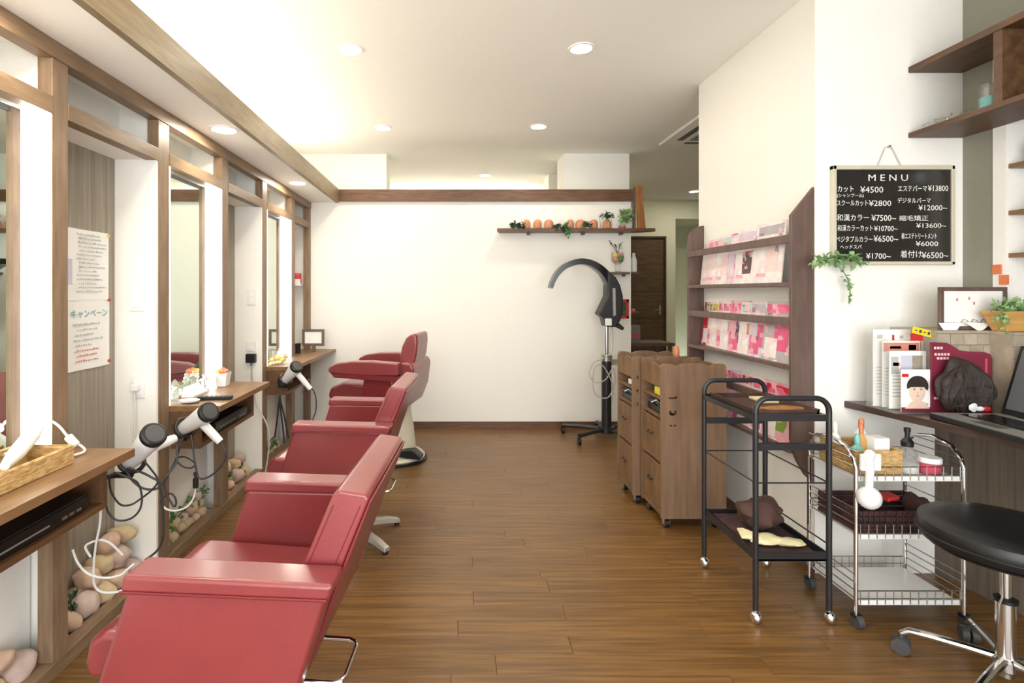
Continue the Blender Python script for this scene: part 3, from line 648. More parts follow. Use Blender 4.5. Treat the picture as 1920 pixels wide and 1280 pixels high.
for i_, (k, v) in enumerate(pal.items()):
    m_ = mat('cover_' + k, v, .32, c2=tuple(int(x * .93) for x in v), scale=18); CV[k] = m_
    nt_ = m_.node_tree; b_ = nt_.nodes['Principled BSDF']; src = b_.inputs['Base Color'].links[0].from_socket
    tc_ = nt_.nodes.new('ShaderNodeTexCoord'); vo = nt_.nodes.new('ShaderNodeTexVoronoi'); vo.inputs['Scale'].default_value = 26 + i_; vo.distance = 'CHEBYCHEV'
    nt_.links.new(tc_.outputs['Object'], vo.inputs['Vector']); rp_ = nt_.nodes.new('ShaderNodeValToRGB'); rp_.color_ramp.interpolation = 'CONSTANT'
    els = rp_.color_ramp.elements; els[0].position = 0; els[0].color = (0, 0, 0, 1); els[1].position = .72; els[1].color = (.75, .75, .75, 1)
    sp_ = nt_.nodes.new('ShaderNodeSeparateColor'); nt_.links.new(vo.outputs['Color'], sp_.inputs[0]); nt_.links.new(sp_.outputs[0], rp_.inputs[0])
    r2 = nt_.nodes.new('ShaderNodeValToRGB'); r2.color_ramp.interpolation = 'CONSTANT'; e2 = r2.color_ramp.elements
    cl_ = [(248, 240, 240), (238, 190, 200), (120, 96, 96), (226, 120, 150), (214, 206, 214)] if k not in ('white', 'blush', 'lilac') else [(250, 246, 246), (244, 214, 216), (236, 196, 204), (226, 212, 222), (150, 120, 122)]
    e2[0].color = lin(cl_[0]); e2[1].position = .25; e2[1].color = lin(cl_[1])
    for q_, c_ in ((.5, cl_[2] if k not in ('white', 'blush', 'lilac') else cl_[2]), (.65, cl_[3]), (.88, cl_[4])): ne = e2.new(q_); ne.color = lin(c_)
    nt_.links.new(sp_.outputs[1], r2.inputs[0]); mx = nt_.nodes.new('ShaderNodeMix'); mx.data_type = 'RGBA'
    nt_.links.new(rp_.outputs[0], mx.inputs[0]); nt_.links.new(src, mx.inputs[6]); nt_.links.new(r2.outputs[0], mx.inputs[7]); nt_.links.new(mx.outputs[2], b_.inputs['Base Color'])
# near edge y, width, height, cover, masthead, picture colour
mag = [
 [(2.475, .232, .300, 'white', 'grey', 'blush', 'white magazine with a dark mauve header, nearest in the top row of the rack'),
  (2.715, .19, .290, 'white', 'lilac', 'dark', 'white magazine with a small dark portrait, second in the top row of the rack'),
  (2.82, .17, .275, 'lilac', 'white', 'pink', 'pale lilac magazine, third from the near end of the top row'),
  (2.925, .08, .285, 'hot', 'red', 'blush', 'narrow crimson and pink booklet in the top row of the rack'),
  (2.995, .16, .285, 'white', 'teal', 'blush', 'white magazine with pale blue edge beside the crimson booklet, top row'),
  (3.09, .2, .278, 'blush', 'pink', 'white', 'blush magazine with a pink outlined header in the top row'),
  (3.19, .17, .27, 'white', 'teal', 'teal', 'white magazine with a mint lower edge, farthest in the top row')],
 [(2.40, .235, .290, 'grey', 'hot', 'hot', 'grey fashion magazine with pink lettering and a magenta dress, nearest in the middle row'),
  (2.575, .2, .285, 'lilac', 'grey', 'hot', 'lilac magazine with grey header, second in the middle row of the rack'),
  (2.68, .2, .280, 'white', 'teal', 'orange', 'white magazine with orange food picture in the middle row'),
  (2.80, .2, .285, 'pink', 'hot', 'navy', 'pink magazine with a navy picture in the middle row'),
  (2.90, .2, .280, 'white', 'hot', 'grey', 'white magazine with pink script header in the middle row'),
  (2.985, .18, .280, 'blush', 'red', 'orange', 'blush magazine with an amber fruit picture in the middle row'),
  (3.07, .18, .275, 'white', 'yellow', 'white', 'white magazine with yellow corner header in the middle row'),
  (3.14, .16, .272, 'blush', 'green', 'dark', 'beige magazine with green header in the middle row'),
  (3.20, .175, .27, 'red', 'green', 'navy', 'red and multicoloured magazine, farthest in the middle row')],
 [(2.41, .23, .275, 'pink', 'red', 'green', 'pink magazine with a lime stripe, nearest in the bottom row of the rack'),
  (2.56, .2, .27, 'white', 'hot', 'red', 'white magazine with rose header, second in the bottom row of the rack'),
  (2.68, .2, .275, 'blush', 'red', 'hot', 'blush magazine with red block header in the bottom row'),
  (2.80, .2, .27, 'lilac', 'hot', 'dark', 'lilac magazine behind the black trolley in the bottom row'),
  (2.92, .2, .275, 'white', 'red', 'pink', 'white magazine with red header in the bottom row'),
  (3.04, .2, .27, 'pink', 'white', 'hot', 'pink magazine beside the pine trolley, bottom row'),
  (3.17, .2, .27, 'blush', 'hot', 'grey', 'blush magazine, farthest in the bottom row')]]
for r, row in enumerate(mag):
    z = rows[r] + .0205; n = len(row)
    for i, (y, wd, h, c, mh, pc, lb) in enumerate(row):
        xb = RX + .022 + i * .0065
        lean = .028                                                # top leans to the wall
        th = .005
        def slab(a, b, za, zb, dx, dth):
            k = lean / .28
            return MB().add([(xb + dx + k * zz + q, yy, z + zz) for yy in (y + a, y + b) for zz in (za, zb) for q in (0, dth)],
                            [(0, 1, 3, 2), (4, 6, 7, 5), (0, 4, 5, 1), (2, 3, 7, 6), (0, 2, 6, 4), (1, 5, 7, 3)])
        m_ = thing('magazine', lb, 'magazine', (xb, y + wd / 2, z), 'magazines on the wall rack')
        slab(0, wd, 0, h, 0, th).build('cover', CV[c], m_)
        slab(wd * .06, wd * .94, h * .80, h * .95, -.0006, .0005).build('masthead', CV[mh], m_)
        slab(wd * .16, wd * .62, h * .18, h * .60, -.0006, .0005).build('cover_picture', CV[pc], m_)
        if r: slab(wd * .5, wd * .92, h * .05, h * .38, -.0009, .0007).build('cover_picture', CV['hot' if i % 2 else 'white'], m_)
        else: slab(wd * .55, wd * .9, h * .1, h * .16, -.0006, .0005).build('caption', CV['pink'], m_)

# ================================================================== MENU BOARD
mb_ = thing('menu_board', 'black menu board with white hand lettering hung on the white wall', 'sign', (1.97, 2.34, 1.39))
bx0, bx1, bz0, bz1 = 1.705, 2.25, 1.392, 1.835
for (a, b, c, d) in ((bx0, bx1, bz1 - .018, bz1), (bx0, bx1, bz0, bz0 + .014), (bx0, bx0 + .016, bz0, bz1), (bx1 - .014, bx1, bz0, bz1)):
    B(a, b, 2.335, 2.358, c, d).build('frame_bar', CREAM, mb_, bevel=.002)
B(bx0 + .014, bx1 - .012, 2.342, 2.356, bz0 + .012, bz1 - .016).build('board', BOARD, mb_)
MB().tube([P(1645, 312, 2.352), P(1660, 276, 2.352), P(1672, 276, 2.352), P(1690, 312, 2.352)], .002, n=6).build('hanging_string', CORDG, mb_)
MB().cyl((1.968, 2.345, 1.925), (1.968, 2.36, 1.925), .004, n=8).build('nail', STEEL, mb_)
YT = 2.3415
def wr_(px, py, s, hpx, wpx=None):
    k = 2.3415 / FPX; o = text('lettering', s, hpx * k * 1.25, CHALK, mb_, P(px, py, YT), (1, 0, 0), (0, 0, 1))
    o['kind'] = 'stuff'
    if wpx:
        xs = [v.co.x for v in o.data.vertices]
        if xs:
            a = min(xs); q = wpx * k / max(1e-6, max(xs) - a)
            for v in o.data.vertices: v.co.x = a + (v.co.x - a) * q
wr_(1627, 339, 'M E N U', 14, 74)
for (px, py, s, hp, wp) in ((1569, 359, 'カット', 11, 30), (1613, 361, '¥4500', 13, 43), (1569, 369, '(シャンプー込)', 6, 50), (1568, 385, 'スクールカット', 10, 58), (1629, 386, '¥2800', 12, 42),
    (1569, 413, '和漢カラー', 11, 60), (1634, 414, '¥7500~', 13, 46), (1570, 432, '和漢カラーカット', 10, 66), (1639, 433, '¥10700~', 11, 44), (1567, 453, 'ベジタブルカラー', 10, 68), (1638, 453, '¥6500~', 13, 46),
    (1575, 466, 'ヘッドスパ', 7, 40), (1624, 485, '¥1700~', 12, 46), (1683, 358, 'エステパーマ', 10, 54), (1740, 358, '¥13800', 12, 38), (1682, 380, 'デジタルパーマ', 9, 62), (1722, 394, '¥12000~', 11, 54),
    (1686, 413, '縮毛矯正', 9, 54), (1718, 427, '¥13600~', 10, 56), (1690, 447, '極エステトリートメント', 10, 66), (1717, 461, '¥6000', 10, 42), (1688, 482, '着付け', 12, 40), (1728, 484, '¥6500~', 13, 50)):
    wr_(px, py, s, hp, wp)

# ================================================================== PLANTS
def foliage(pts, m, name, parent, n, L, spread, down=.3, seed=1):
    rnd = random.Random(seed); t = MB()
    for _ in range(n):
        k = rnd.random() * (len(pts) - 1); i = int(k); p = Vector(pts[i]).lerp(Vector(pts[i + 1]), k - i)
        p = p + Vector((rnd.uniform(-1, 1), rnd.uniform(-1, 1), rnd.uniform(-1, 1))) * spread
        d = Vector((rnd.uniform(-1, 1), rnd.uniform(-1, .4), rnd.uniform(-1, 1) - down))
        t.leaf(p, d, (rnd.uniform(-.3, .3), -.6, 1), L * rnd.uniform(.6, 1.2), L * rnd.uniform(.5, .8))
    return t.build(name, m, parent, sharp=60)
iv = thing('hanging_ivy', 'pale green ivy sprig hanging over the corner of the menu board', 'plant', (1.70, 2.31, 1.23))
pts = [P(1527, 490, 2.28), P(1545, 486, 2.28), P(1570, 482, 2.28), P(1596, 484, 2.28), P(1612, 488, 2.28)]
MB().tube(pts, .003, n=6, sm=4).build('stem', LEAF, iv); foliage(pts, LEAFL, 'leaves', iv, 90, .034, .014, seed=2)
pts = [P(1560, 490, 2.31), P(1578, 505, 2.31), P(1590, 525, 2.31), P(1594, 545, 2.31), P(1592, 560, 2.31)]
MB().tube(pts, .002, n=6, sm=4).build('stem', LEAF, iv); foliage(pts, LEAFL, 'leaves', iv, 34, .022, .008, seed=3)
MB().cyl((1.77, 2.36, 1.42), (1.77, 2.30, 1.42), .004, n=8).build('hook', STEEL, iv)
# shelf on the back partition
sh = thing('wall_shelf', 'long thin brown shelf on the back partition carrying terracotta pots', 'shelf', (1.12, 4.78, 1.80))
MB().prism([(.41, 4.72), (1.84, 4.72), (1.82, 4.76), (1.667, 4.8595), (.44, 4.8595)], 'z', 1.815, 1.845).build('board', TIMX, sh, bevel=.002)
for x in (.7, 1.2, 1.55): B(x, x + .02, 4.78, 4.8595, 1.795, 1.815).build('bracket', RACK, sh)
SZ = 1.8458
pots = [(987, .074), (1008, .076), (1029, .082), (1069, .068), (1088, .086), (1113, .074), (1138, .078)]
nms = ['leftmost, beside trailing ivy', 'second from the left', 'third from the left, with a dark sprig', 'fourth, with green leaves on top', 'fifth and widest', 'sixth from the left', 'rightmost, beside the glass vase']
for (x, wdt_), nm in zip(pots, nms):
    c = P(x, 428, 4.78); h = .082
    t = thing('terracotta_pot', 'little domed terracotta ornament on the long shelf, ' + nm, 'ornament', (c.x, 4.78, SZ), 'terracotta ornaments on the long shelf')
    r = wdt_ / 2
    MB().lathe([(r * .92, 0), (r, .004), (r, .048), (r * .9, .064), (r * .62, .078), (r * .3, .084), (.002, .086)], (c.x, 4.78, SZ), 18).build('dome', TERRA, t)
    MB().prism([(c.x - r * .4, SZ + .006), (c.x + r * .4, SZ + .006), (c.x + r * .4, SZ + .04), (c.x, SZ + .056), (c.x - r * .4, SZ + .04)], 'y', 4.78 - r - .002, 4.78 - r * .8).build('relief', TERRA, t, bevel=.002)
for k, (a, b, nn, lb) in enumerate((((958, 422), (984, 424), 26, 'dark green ivy lying on the left end of the long shelf'), ((1040, 424), (1066, 432), 34, 'trailing ivy hanging over the middle of the long shelf'),
                                 ((1092, 420), (1106, 424), 12, 'small ivy tuft between the wide terracotta ornament and its neighbour'), ((1124, 405), (1148, 404), 10, 'thin leafy sprig behind the right terracotta ornaments'))):
    pa, pb = P(a[0], a[1], 4.735), P(b[0], b[1], 4.735); pm_ = (pa + pb) / 2 + Vector((0, 0, .012))
    tt = thing('ivy_sprig', lb, 'plant', (pm_.x, 4.75, SZ), 'ivy sprigs on the long shelf')
    MB().tube([pa, pm_, pb], .002, n=5, sm=4).build('stem', LEAFB, tt); foliage([pa, pm_, pb], LEAFB, 'leaves', tt, nn * 2, .046, .014, seed=20 + k)
    if k == 1:
        q = [P(1062, 420, 4.71), P(1066, 430, 4.712), P(1064, 441, 4.712)]
        MB().tube(q, .002, n=5).build('stem', LEAFB, tt); foliage(q, LEAF, 'leaves', tt, 26, .045, .012, seed=31)
    if k == 3:
        for xx in (1124, 1146): MB().tube([P(xx + 2, 427, 4.80), P(xx, 405, 4.80)], .0015, n=5).build('stem', LEAFB, tt)
vs = thing('flower_vase', 'small glass vase with a pale green flower at the right of the long shelf', 'vase', (1.63, 4.79, SZ))
c = P(1167, 428, 4.79)
MB().lathe([(.03, 0), (.034, .004), (.034, .03), (.018, .045), (.014, .07), (.017, .075)], (c.x, 4.79, SZ), 18).build('bottle', GLASSM, vs)
MB().lathe([(.028, 0), (.028, .022), (.002, .023)], (c.x, 4.79, SZ + .003), 16).build('coloured_sand', PINK, vs)
q = [Vector((c.x, 4.79, SZ + .05)), Vector((c.x + .02, 4.79, SZ + .11)), Vector((c.x + .03, 4.785, SZ + .13))]
MB().tube(q, .002, n=5).build('stem', LEAF, vs); foliage([q[1], q[2]], LEAFL, 'petals', vs, 90, .055, .04, down=-.1, seed=5)
lb_ = thing('leaning_board', 'orange brown wooden board leaning on the end of the long shelf', 'board', (1.72, 4.80, SZ))
MB().prism([(1.70, SZ + .001), (1.775, SZ + .001), (1.735, 2.245), (1.69, 2.25)], 'y', 4.775, 4.80).build('board', LAMB, lb_, bevel=.003)
B(1.668, 1.69, 4.80, 4.83, SZ + .001, 2.235).build('edge_strip', RACK, lb_)
s2 = thing('small_wall_shelf', 'tiny brown wall shelf carrying a cup of coloured balls', 'shelf', (1.53, 4.80, 1.43))
B(1.43, 1.625, 4.76, 4.8595, 1.432, 1.452).build('board', RACK, s2, bevel=.002)
for x in (1.46, 1.58): B(x, x + .015, 4.80, 4.8595, 1.412, 1.432).build('bracket', RACK, s2)
cp = thing('glass_goblet', 'glass goblet of orange and green balls with dry twigs on the tiny shelf', 'glass', (1.53, 4.80, 1.452))
gx = P(1158, 0, 4.80).x
MB().lathe([(.03, 0), (.03, .004), (.02, .01), (.022, .07), (.028, .075)], (gx, 4.80, 1.452), 18).build('foot', GLASSM, cp)
MB().lathe([(.03, .075), (.052, .10), (.056, .15), (.052, .185)], (gx, 4.80, 1.452), 20).build('bowl', GLASSM, cp)
for (dx, dy, dz, m_) in ((-.024, -.02, .11, SALMON), (.026, -.015, .11, LEAF), (0, .02, .12, ORANGE), (-.02, -.01, .15, YEL), (.022, .0, .15, ORANGE), (.03, -.02, .135, LEAF)):
    MB().ell((gx + dx, 4.80 + dy, 1.452 + dz), (.022, .022, .022), 14, 10).build('ball', m_, cp)
q = [[(gx, 4.8, 1.62), (gx - .05, 4.79, 1.70), (gx - .085, 4.78, 1.74)], [(gx, 4.8, 1.62), (gx + .015, 4.79, 1.68), (gx + .02, 4.78, 1.71)], [(gx, 4.8, 1.62), (gx - .02, 4.79, 1.68), (gx - .03, 4.78, 1.70)]]
for qq in q:
    MB().tube(qq, .003, n=5).build('twig', RACK, cp); foliage(qq[1:], LEAFB, 'twig_leaves', cp, 8, .024, .006, seed=len(qq) + int(qq[1][0] * 1000))
rf = thing('red_picture_frame', 'small bright red frame with green picture beside the hood dryer', 'picture frame', (1.56, 4.84, 1.03))
a, b = P(1160, 597, 4.84), P(1179, 561, 4.84)
for (x0, x1, z0, z1) in ((a.x, b.x, b.z - .025, b.z), (a.x, b.x, a.z, a.z + .025), (a.x, a.x + .022, a.z, b.z), (b.x - .022, b.x, a.z, b.z)):
    B(x0, x1, 4.835, 4.859, z0, z1).build('frame_bar', RED, rf, bevel=.002)
B(a.x + .02, b.x - .02, 4.845, 4.857, a.z + .02, b.z - .02).build('picture', LEAFB, rf)
# things beyond the partition end
wt = thing('corridor_table', 'low dark table in the corridor behind the partition', 'table', (2.0, 5.7, 0))
B(1.80, 2.35, 5.5, 5.9, .70, .73).build('table_top', RACK, wt)
for x in (1.83, 2.30):
    for y in (5.53, 5.86): B(x, x + .03, y, y + .03, 0, .70).build('leg', RACK, wt)
bx = thing('storage_box', 'grey and pink upright box behind the partition end', 'box', (1.99, 5.65, .73))
B(1.93, 2.02, 5.6, 5.7, .73, .91).build('carton', GREYP, bx); B(1.929, 2.021, 5.598, 5.702, .78, .82).build('pink_band', PINK, bx)
ps = thing('corner_shelf', 'narrow dark post shelf holding a white bottle at the partition end', 'shelf', (1.75, 5.05, 0))
B(1.70, 1.80, 5.0, 5.10, 1.445, 1.46).build('board', RACK, ps); B(1.667, 1.70, 5.03, 5.07, 1.40, 1.48).build('bracket', RACK, ps)
B(1.70, 1.80, 5.0, 5.10, 1.065, 1.08).build('board', RACK, ps); B(1.667, 1.70, 5.03, 5.07, 1.03, 1.10).build('bracket', RACK, ps)
B(1.667, 1.685, 4.98, 5.12, 1.0, 1.55).build('back_strip', RACK, ps)
bo = thing('pump_bottle', 'slim white bottle standing at the partition end above the red frame', 'bottle', (1.745, 5.04, 1.46))
MB().lathe([(.026, 0), (.03, .004), (.03, .11), (.02, .14), (.015, .15)], (1.755, 5.04, 1.461), 18).build('body', WHITEP, bo)
MB().lathe([(.014, .15), (.014, .18), (.004, .185)], (1.755, 5.04, 1.461), 12).build('cap', WHITEP, bo)
tag(MB().lathe([(.02, 0), (.022, .02), (.01, .03)], (1.745, 5.03, 1.081), 14).build('orange_ornament', ORANGE), 'little orange ornament at the partition end', 'ornament')

# ================================================================== CORNER SHELVES (upper right)
cs = thing('corner_shelf', 'walnut double shelf in the upper right corner beside the menu', 'shelf', (2.18, 1.8, 1.964))
B(2.06, 2.3025, 1.0, 2.358, 2.257, 2.283).build('shelf_board', SHELFW, cs, bevel=.001)
B(2.06, 2.3025, 1.0, 2.358, 1.964, 1.986).build('shelf_board', SHELFW, cs, bevel=.001)
B(2.065, 2.3025, 1.96, 1.993, 1.986, 2.257).build('divider', SHELFW, cs)
B(2.065, 2.3025, 1.0, 1.03, 1.986, 2.257).build('divider', SHELFW, cs)
jar = thing('glass_jar', 'glass jar of turquoise beads on the walnut corner shelf', 'jar', (2.15, 2.07, 1.986))
MB().lathe([(.034, 0), (.036, .004), (.036, .085), (.032, .09), (.032, .10)], (2.125, 2.06, 1.987), 20).build('glass', GLASSM, jar)
MB().lathe([(.032, .003), (.032, .05), (.002, .052)], (2.125, 2.06, 1.987), 20).build('beads', TEAL, jar)
wd = thing('wire_ornament', 'tangle of clear glass and wire on the corner of the walnut shelf', 'ornament', (2.13, 2.26, 1.986))
rnd = random.Random(4)
for k in range(7):
    c = Vector((2.09 + k * .016, 2.30 - k * .025, 2.0)); q = [c + Vector((rnd.uniform(-.03, .03), rnd.uniform(-.04, .04), rnd.uniform(-.01, .03))) for _ in range(5)]
    MB().tube(q, .003, n=6, sm=4, closed=True).build('wire_loop', STEEL if k % 2 else GLASSM, wd)

# ================================================================== DISPLAY RECESS IN THE SIDE WALL
rc = thing('display_cabinet', 'dark built in display cabinet at the right picture edge', 'cabinet', (2.5, 1.55, 1.1))
B(2.66, 2.69, .9, 2.225, 1.10, 2.35).build('back_panel', RACK, rc)
B(2.40, 2.66, 2.172, 2.20, 1.445, 2.35).build('side_panel', RACK, rc)
B(2.40, 2.66, .9, .93, 1.10, 2.35).build('side_panel', RACK, rc)
B(2.40, 2.66, .93, 2.172, 2.30, 2.35).build('top_panel', RACK, rc)
B(2.31, 2.66, .93, 2.172, 1.06, 1.10).build('sill', RACK, rc)
for z in (1.782, 1.588, 1.412): B(2.312, 2.66, .93, 2.17, z, z + .018).build('shelf', COUNT, rc)
rowz = 1.104
for r in range(6):
    for k in range(3):
        x = 2.402 + k * .086 - (.043 if r % 2 else 0); a, b = max(2.402, x), min(2.658, x + .082)
        if b - a > .02: B(a, b, 2.16, 2.172, rowz + r * .056, rowz + r * .056 + .052).build('brick', BRICKR, rc)
B(2.40, 2.66, 2.172, 2.20, 1.10, 1.445).build('brick_backing', CREAM, rc)
for (y, z) in ((2.205, 1.345), (2.178, 1.30)):
    tag(B(2.297, 2.3032, y - .018, y + .016, z, z + .04).build('orange_wall_tile', ORANGE), 'small square orange tile on the white casing, %s one' % ('upper' if z > 1.32 else 'lower'), 'tile')
bw = thing('steel_bowl', 'shiny steel bowl on the top shelf of the display cabinet', 'bowl', (2.40, 2.08, 1.80))
MB().lathe([(.03, 0), (.05, .012), (.062, .045), (.066, .062), (.06, .062), (.045, .018), (.02, .01)], (2.395, 2.085, 1.801), 24).build('bowl', CHROME, bw)
mg = thing('white_mug', 'white mug with a round handle in the display cabinet', 'mug', (2.4, 2.07, 1.43))
MB().lathe([(.03, 0), (.036, .01), (.036, .075), (.032, .075), (.03, .008)], (2.42, 2.075, 1.431), 20).build('cup', WHITEP, mg)
MB().tube([(2.388, 2.07, 1.445), (2.36, 2.065, 1.447), (2.35, 2.063, 1.465), (2.36, 2.065, 1.487), (2.388, 2.07, 1.49)], .005, n=8, sm=4).build('handle', WHITEP, mg)
rb = thing('red_ornament', 'dark red bottle with dried white twigs in the display cabinet', 'ornament', (2.42, 2.08, 1.606))
MB().lathe([(.02, 0), (.022, .06), (.012, .09), (.01, .11)], (2.43, 2.09, 1.607), 16).build('bottle', MAROON, rb)
for q in range(6): MB().tube([(2.40, 2.07, 1.612 + q * .008), (2.375 + q * .01, 2.06, 1.63 + q * .009), (2.35 + q * .018, 2.05, 1.645 + q * .012)], .004, n=6).build('twig', CREAM, rb)

# ================================================================== DESK
dk = thing('reception_desk', 'dark brown angled desk in the right corner carrying the laptop', 'desk', (2.1, 1.8, 0))
MB().prism([(1.77, 2.358), (1.997, 1.15), (2.3055, 1.15), (2.3055, 2.358)], 'z', .749, .779).build('desk_top', DESK, dk, bevel=.003)
MB().prism([(2.18, 2.358), (2.30, 1.78), (2.3055, 1.78), (2.3055, 2.358)], 'z', .0, .749).build('grain_panel', GRAIND, dk)
MB().prism([(2.22, 1.15), (2.3055, 1.15), (2.3055, 1.18), (2.22, 1.18)], 'z', 0, .749).build('leg_panel', GRAIND, dk)
lg = thing('stone_ledge', 'beige stone tiled ledge standing on the desk against the wall', 'ledge', (2.15, 2.2, .779))
LZ = 1.112
B(1.98, 2.195, 2.138, 2.358, .7795, LZ - .012).build('core', STONE, lg); B(2.195, 2.3055, 2.048, 2.358, .7795, LZ - .012).build('core', STONE, lg)
MB().prism([(1.978, 2.13), (2.193, 2.13), (2.193, 2.04), (2.3055, 2.04), (2.3055, 2.17), (2.3025, 2.17), (2.3025, 2.358), (1.978, 2.358)], 'z', LZ - .012, LZ).build('cap', STONE, lg)
for (xa, xb, yf, nx) in ((1.98, 2.195, 2.138, 4), (2.195, 2.3055, 2.048, 2)):
    for r in range(7):
        wdt_ = (xb - xa) / nx; z0 = .782 + r * .0455
        for k in range(nx + (r % 2)):
            a = xa + k * wdt_ - (wdt_ / 2 if r % 2 else 0); b = a + wdt_ - .002; a, b = max(a, xa), min(b, xb)
            if b - a > .01: B(a, b, yf - .007 - random.random() * .002, yf, z0, z0 + .0435).build('stone_tile', STONE, lg)
fr = thing('picture_frame', 'dark brown frame with a white sketch standing on the stone ledge', 'picture frame', (2.17, 2.17, LZ))
fa, fb, fz = 2.02, 2.298, LZ + .178
for (x0, x1, z0, z1) in ((fa, fb, fz - .016, fz), (fa, fb, LZ + .001, LZ + .016), (fa, fa + .016, LZ + .016, fz - .016), (fb - .016, fb, LZ + .016, fz - .016)):
    B(x0, x1, 2.16, 2.175, z0, z1).build('frame_bar', RACK, fr, bevel=.002)
B(fa + .014, fb - .014, 2.166, 2.174, LZ + .014, fz - .014).build('sheet', PAPER, fr)
for q in range(4):
    MB().tube([(fa + .09 + q * .04, 2.1655, LZ + .03), (fa + .10 + q * .04, 2.1655, LZ + .045), (fa + .115 + q * .04, 2.1655, LZ + .04), (fa + .125 + q * .04, 2.1655, LZ + .026)], .0012, n=4).build('pen_stroke', TXTB, fr)
for (dx, dz) in ((.07, .12), (.12, .125), (.14, .105)): B(fa + dx, fa + dx + .008, 2.1652, 2.166, LZ + dz, LZ + dz + .012).build('seal_mark', TXTR, fr)
nt = thing('folded_paper', 'folded white paper leaning before the dark picture frame', 'paper', (2.11, 2.145, LZ))
MB().add([(2.00, 2.146, LZ + .03), (2.09, 2.142, LZ + .03), (2.07, 2.141, LZ + .001), (2.015, 2.141, LZ + .001), (2.00, 2.148, LZ + .031), (2.09, 2.144, LZ + .031), (2.07, 2.143, LZ + .001), (2.015, 2.143, LZ + .001)],
         [(0, 1, 2, 3), (4, 5, 6, 7), (0, 1, 5, 4), (1, 2, 6, 5), (2, 3, 7, 6), (3, 0, 4, 7)]).build('left_sheet', PAPER, nt)
MB().add([(2.10, 2.140, LZ + .034), (2.21, 2.140, LZ + .030), (2.17, 2.136, LZ + .001), (2.15, 2.134, LZ - .001), (2.10, 2.142, LZ + .034), (2.21, 2.142, LZ + .03), (2.17, 2.138, LZ + .001), (2.15, 2.136, LZ - .001)],
         [(0, 1, 2, 3), (4, 5, 6, 7), (0, 1, 5, 4), (1, 2, 6, 5), (2, 3, 7, 6), (3, 0, 4, 7)]).build('right_sheet', PAPER, nt)
pl = thing('wooden_planter', 'tapered yellow wooden planter with trailing greenery on the stone ledge', 'planter', (2.235, 2.09, LZ))
t = MB(); zt, zb = LZ + .082, LZ + .0005
t.add([(2.19, 2.06, zb), (2.285, 2.06, zb), (2.285, 2.12, zb), (2.19, 2.12, zb), (2.155, 2.048, zt), (2.30, 2.048, zt), (2.30, 2.135, zt), (2.155, 2.135, zt)],
      [(0, 1, 2, 3), (4, 5, 6, 7), (0, 1, 5, 4), (1, 2, 6, 5), (2, 3, 7, 6), (3, 0, 4, 7)]).build('pot', WOODY, pl, bevel=.003)
foliage([(2.17, 2.08, zt + .008), (2.23, 2.09, zt + .018), (2.29, 2.09, zt + .012)], LEAFL, 'leaves', pl, 120, .026, .022, down=-.4, seed=12)
q = [(2.16, 2.05, zt), (2.14, 2.04, zt - .03), (2.148, 2.035, zt - .07)]
MB().tube(q, .0015, n=5).build('stem', LEAF, pl); foliage(q, LEAFL, 'trailing_leaves', pl, 40, .02, .016, seed=14)
# laptop
lp = thing('laptop', 'open dark grey laptop on the desk facing the stool', 'laptop', (2.0, 1.85, .779))
mR = rz(R(-3.5)); o0 = Vector((1.858, 2.035, 0))
def LQ(u, vv, z): return o0 + mR @ Vector((u, -vv, 0)) + Vector((0, 0, z))   # u to the hinge (+x), v along the front edge
def lbox(u0, u1, v0, v1, z0, z1):
    return MB().add([LQ(u, vv, z) for u in (u0, u1) for vv in (v0, v1) for z in (z0, z1)], [(0, 1, 3, 2), (4, 6, 7, 5), (0, 4, 5, 1), (2, 3, 7, 6), (0, 2, 6, 4), (1, 5, 7, 3)])
lbox(0, .26, 0, .38, .7805, .800).build('base', BLACKP, lp, bevel=.003)
lbox(.004, .256, .004, .376, .7995, .8015).build('palm_rest', GREYP, lp)
lbox(.085, .21, .03, .35, .8012, .8022).build('keyboard_well', BLACKP, lp)
for r in range(5):
    for k in range(14): lbox(.09 + r * .024, .11 + r * .024, .034 + k * .0225, .053 + k * .0225, .802, .8045).build('key', BLACKG, lp)
lbox(.03, .075, .14, .24, .8012, .8022).build('touchpad', DGREY, lp)
def scr(v0, v1, s0, s1, d0, d1):
    def q(vv, s, d): return LQ(.262 + s * .27 + d * .96, vv, .803 + s * .963 - d * .27)
    return MB().add([q(vv, s, d) for vv in (v0, v1) for s in (s0, s1) for d in (d0, d1)], [(0, 1, 3, 2), (4, 6, 7, 5), (0, 4, 5, 1), (2, 3, 7, 6), (0, 2, 6, 4), (1, 5, 7, 3)])
# the lid opens towards the wall, its screen faces the stool
scr(0, .38, 0, .27, .0, .010).build('lid', BLACKP, lp, bevel=.003)
scr(.014, .366, .02, .255, -.0012, .0).build('screen', SCREEN, lp)
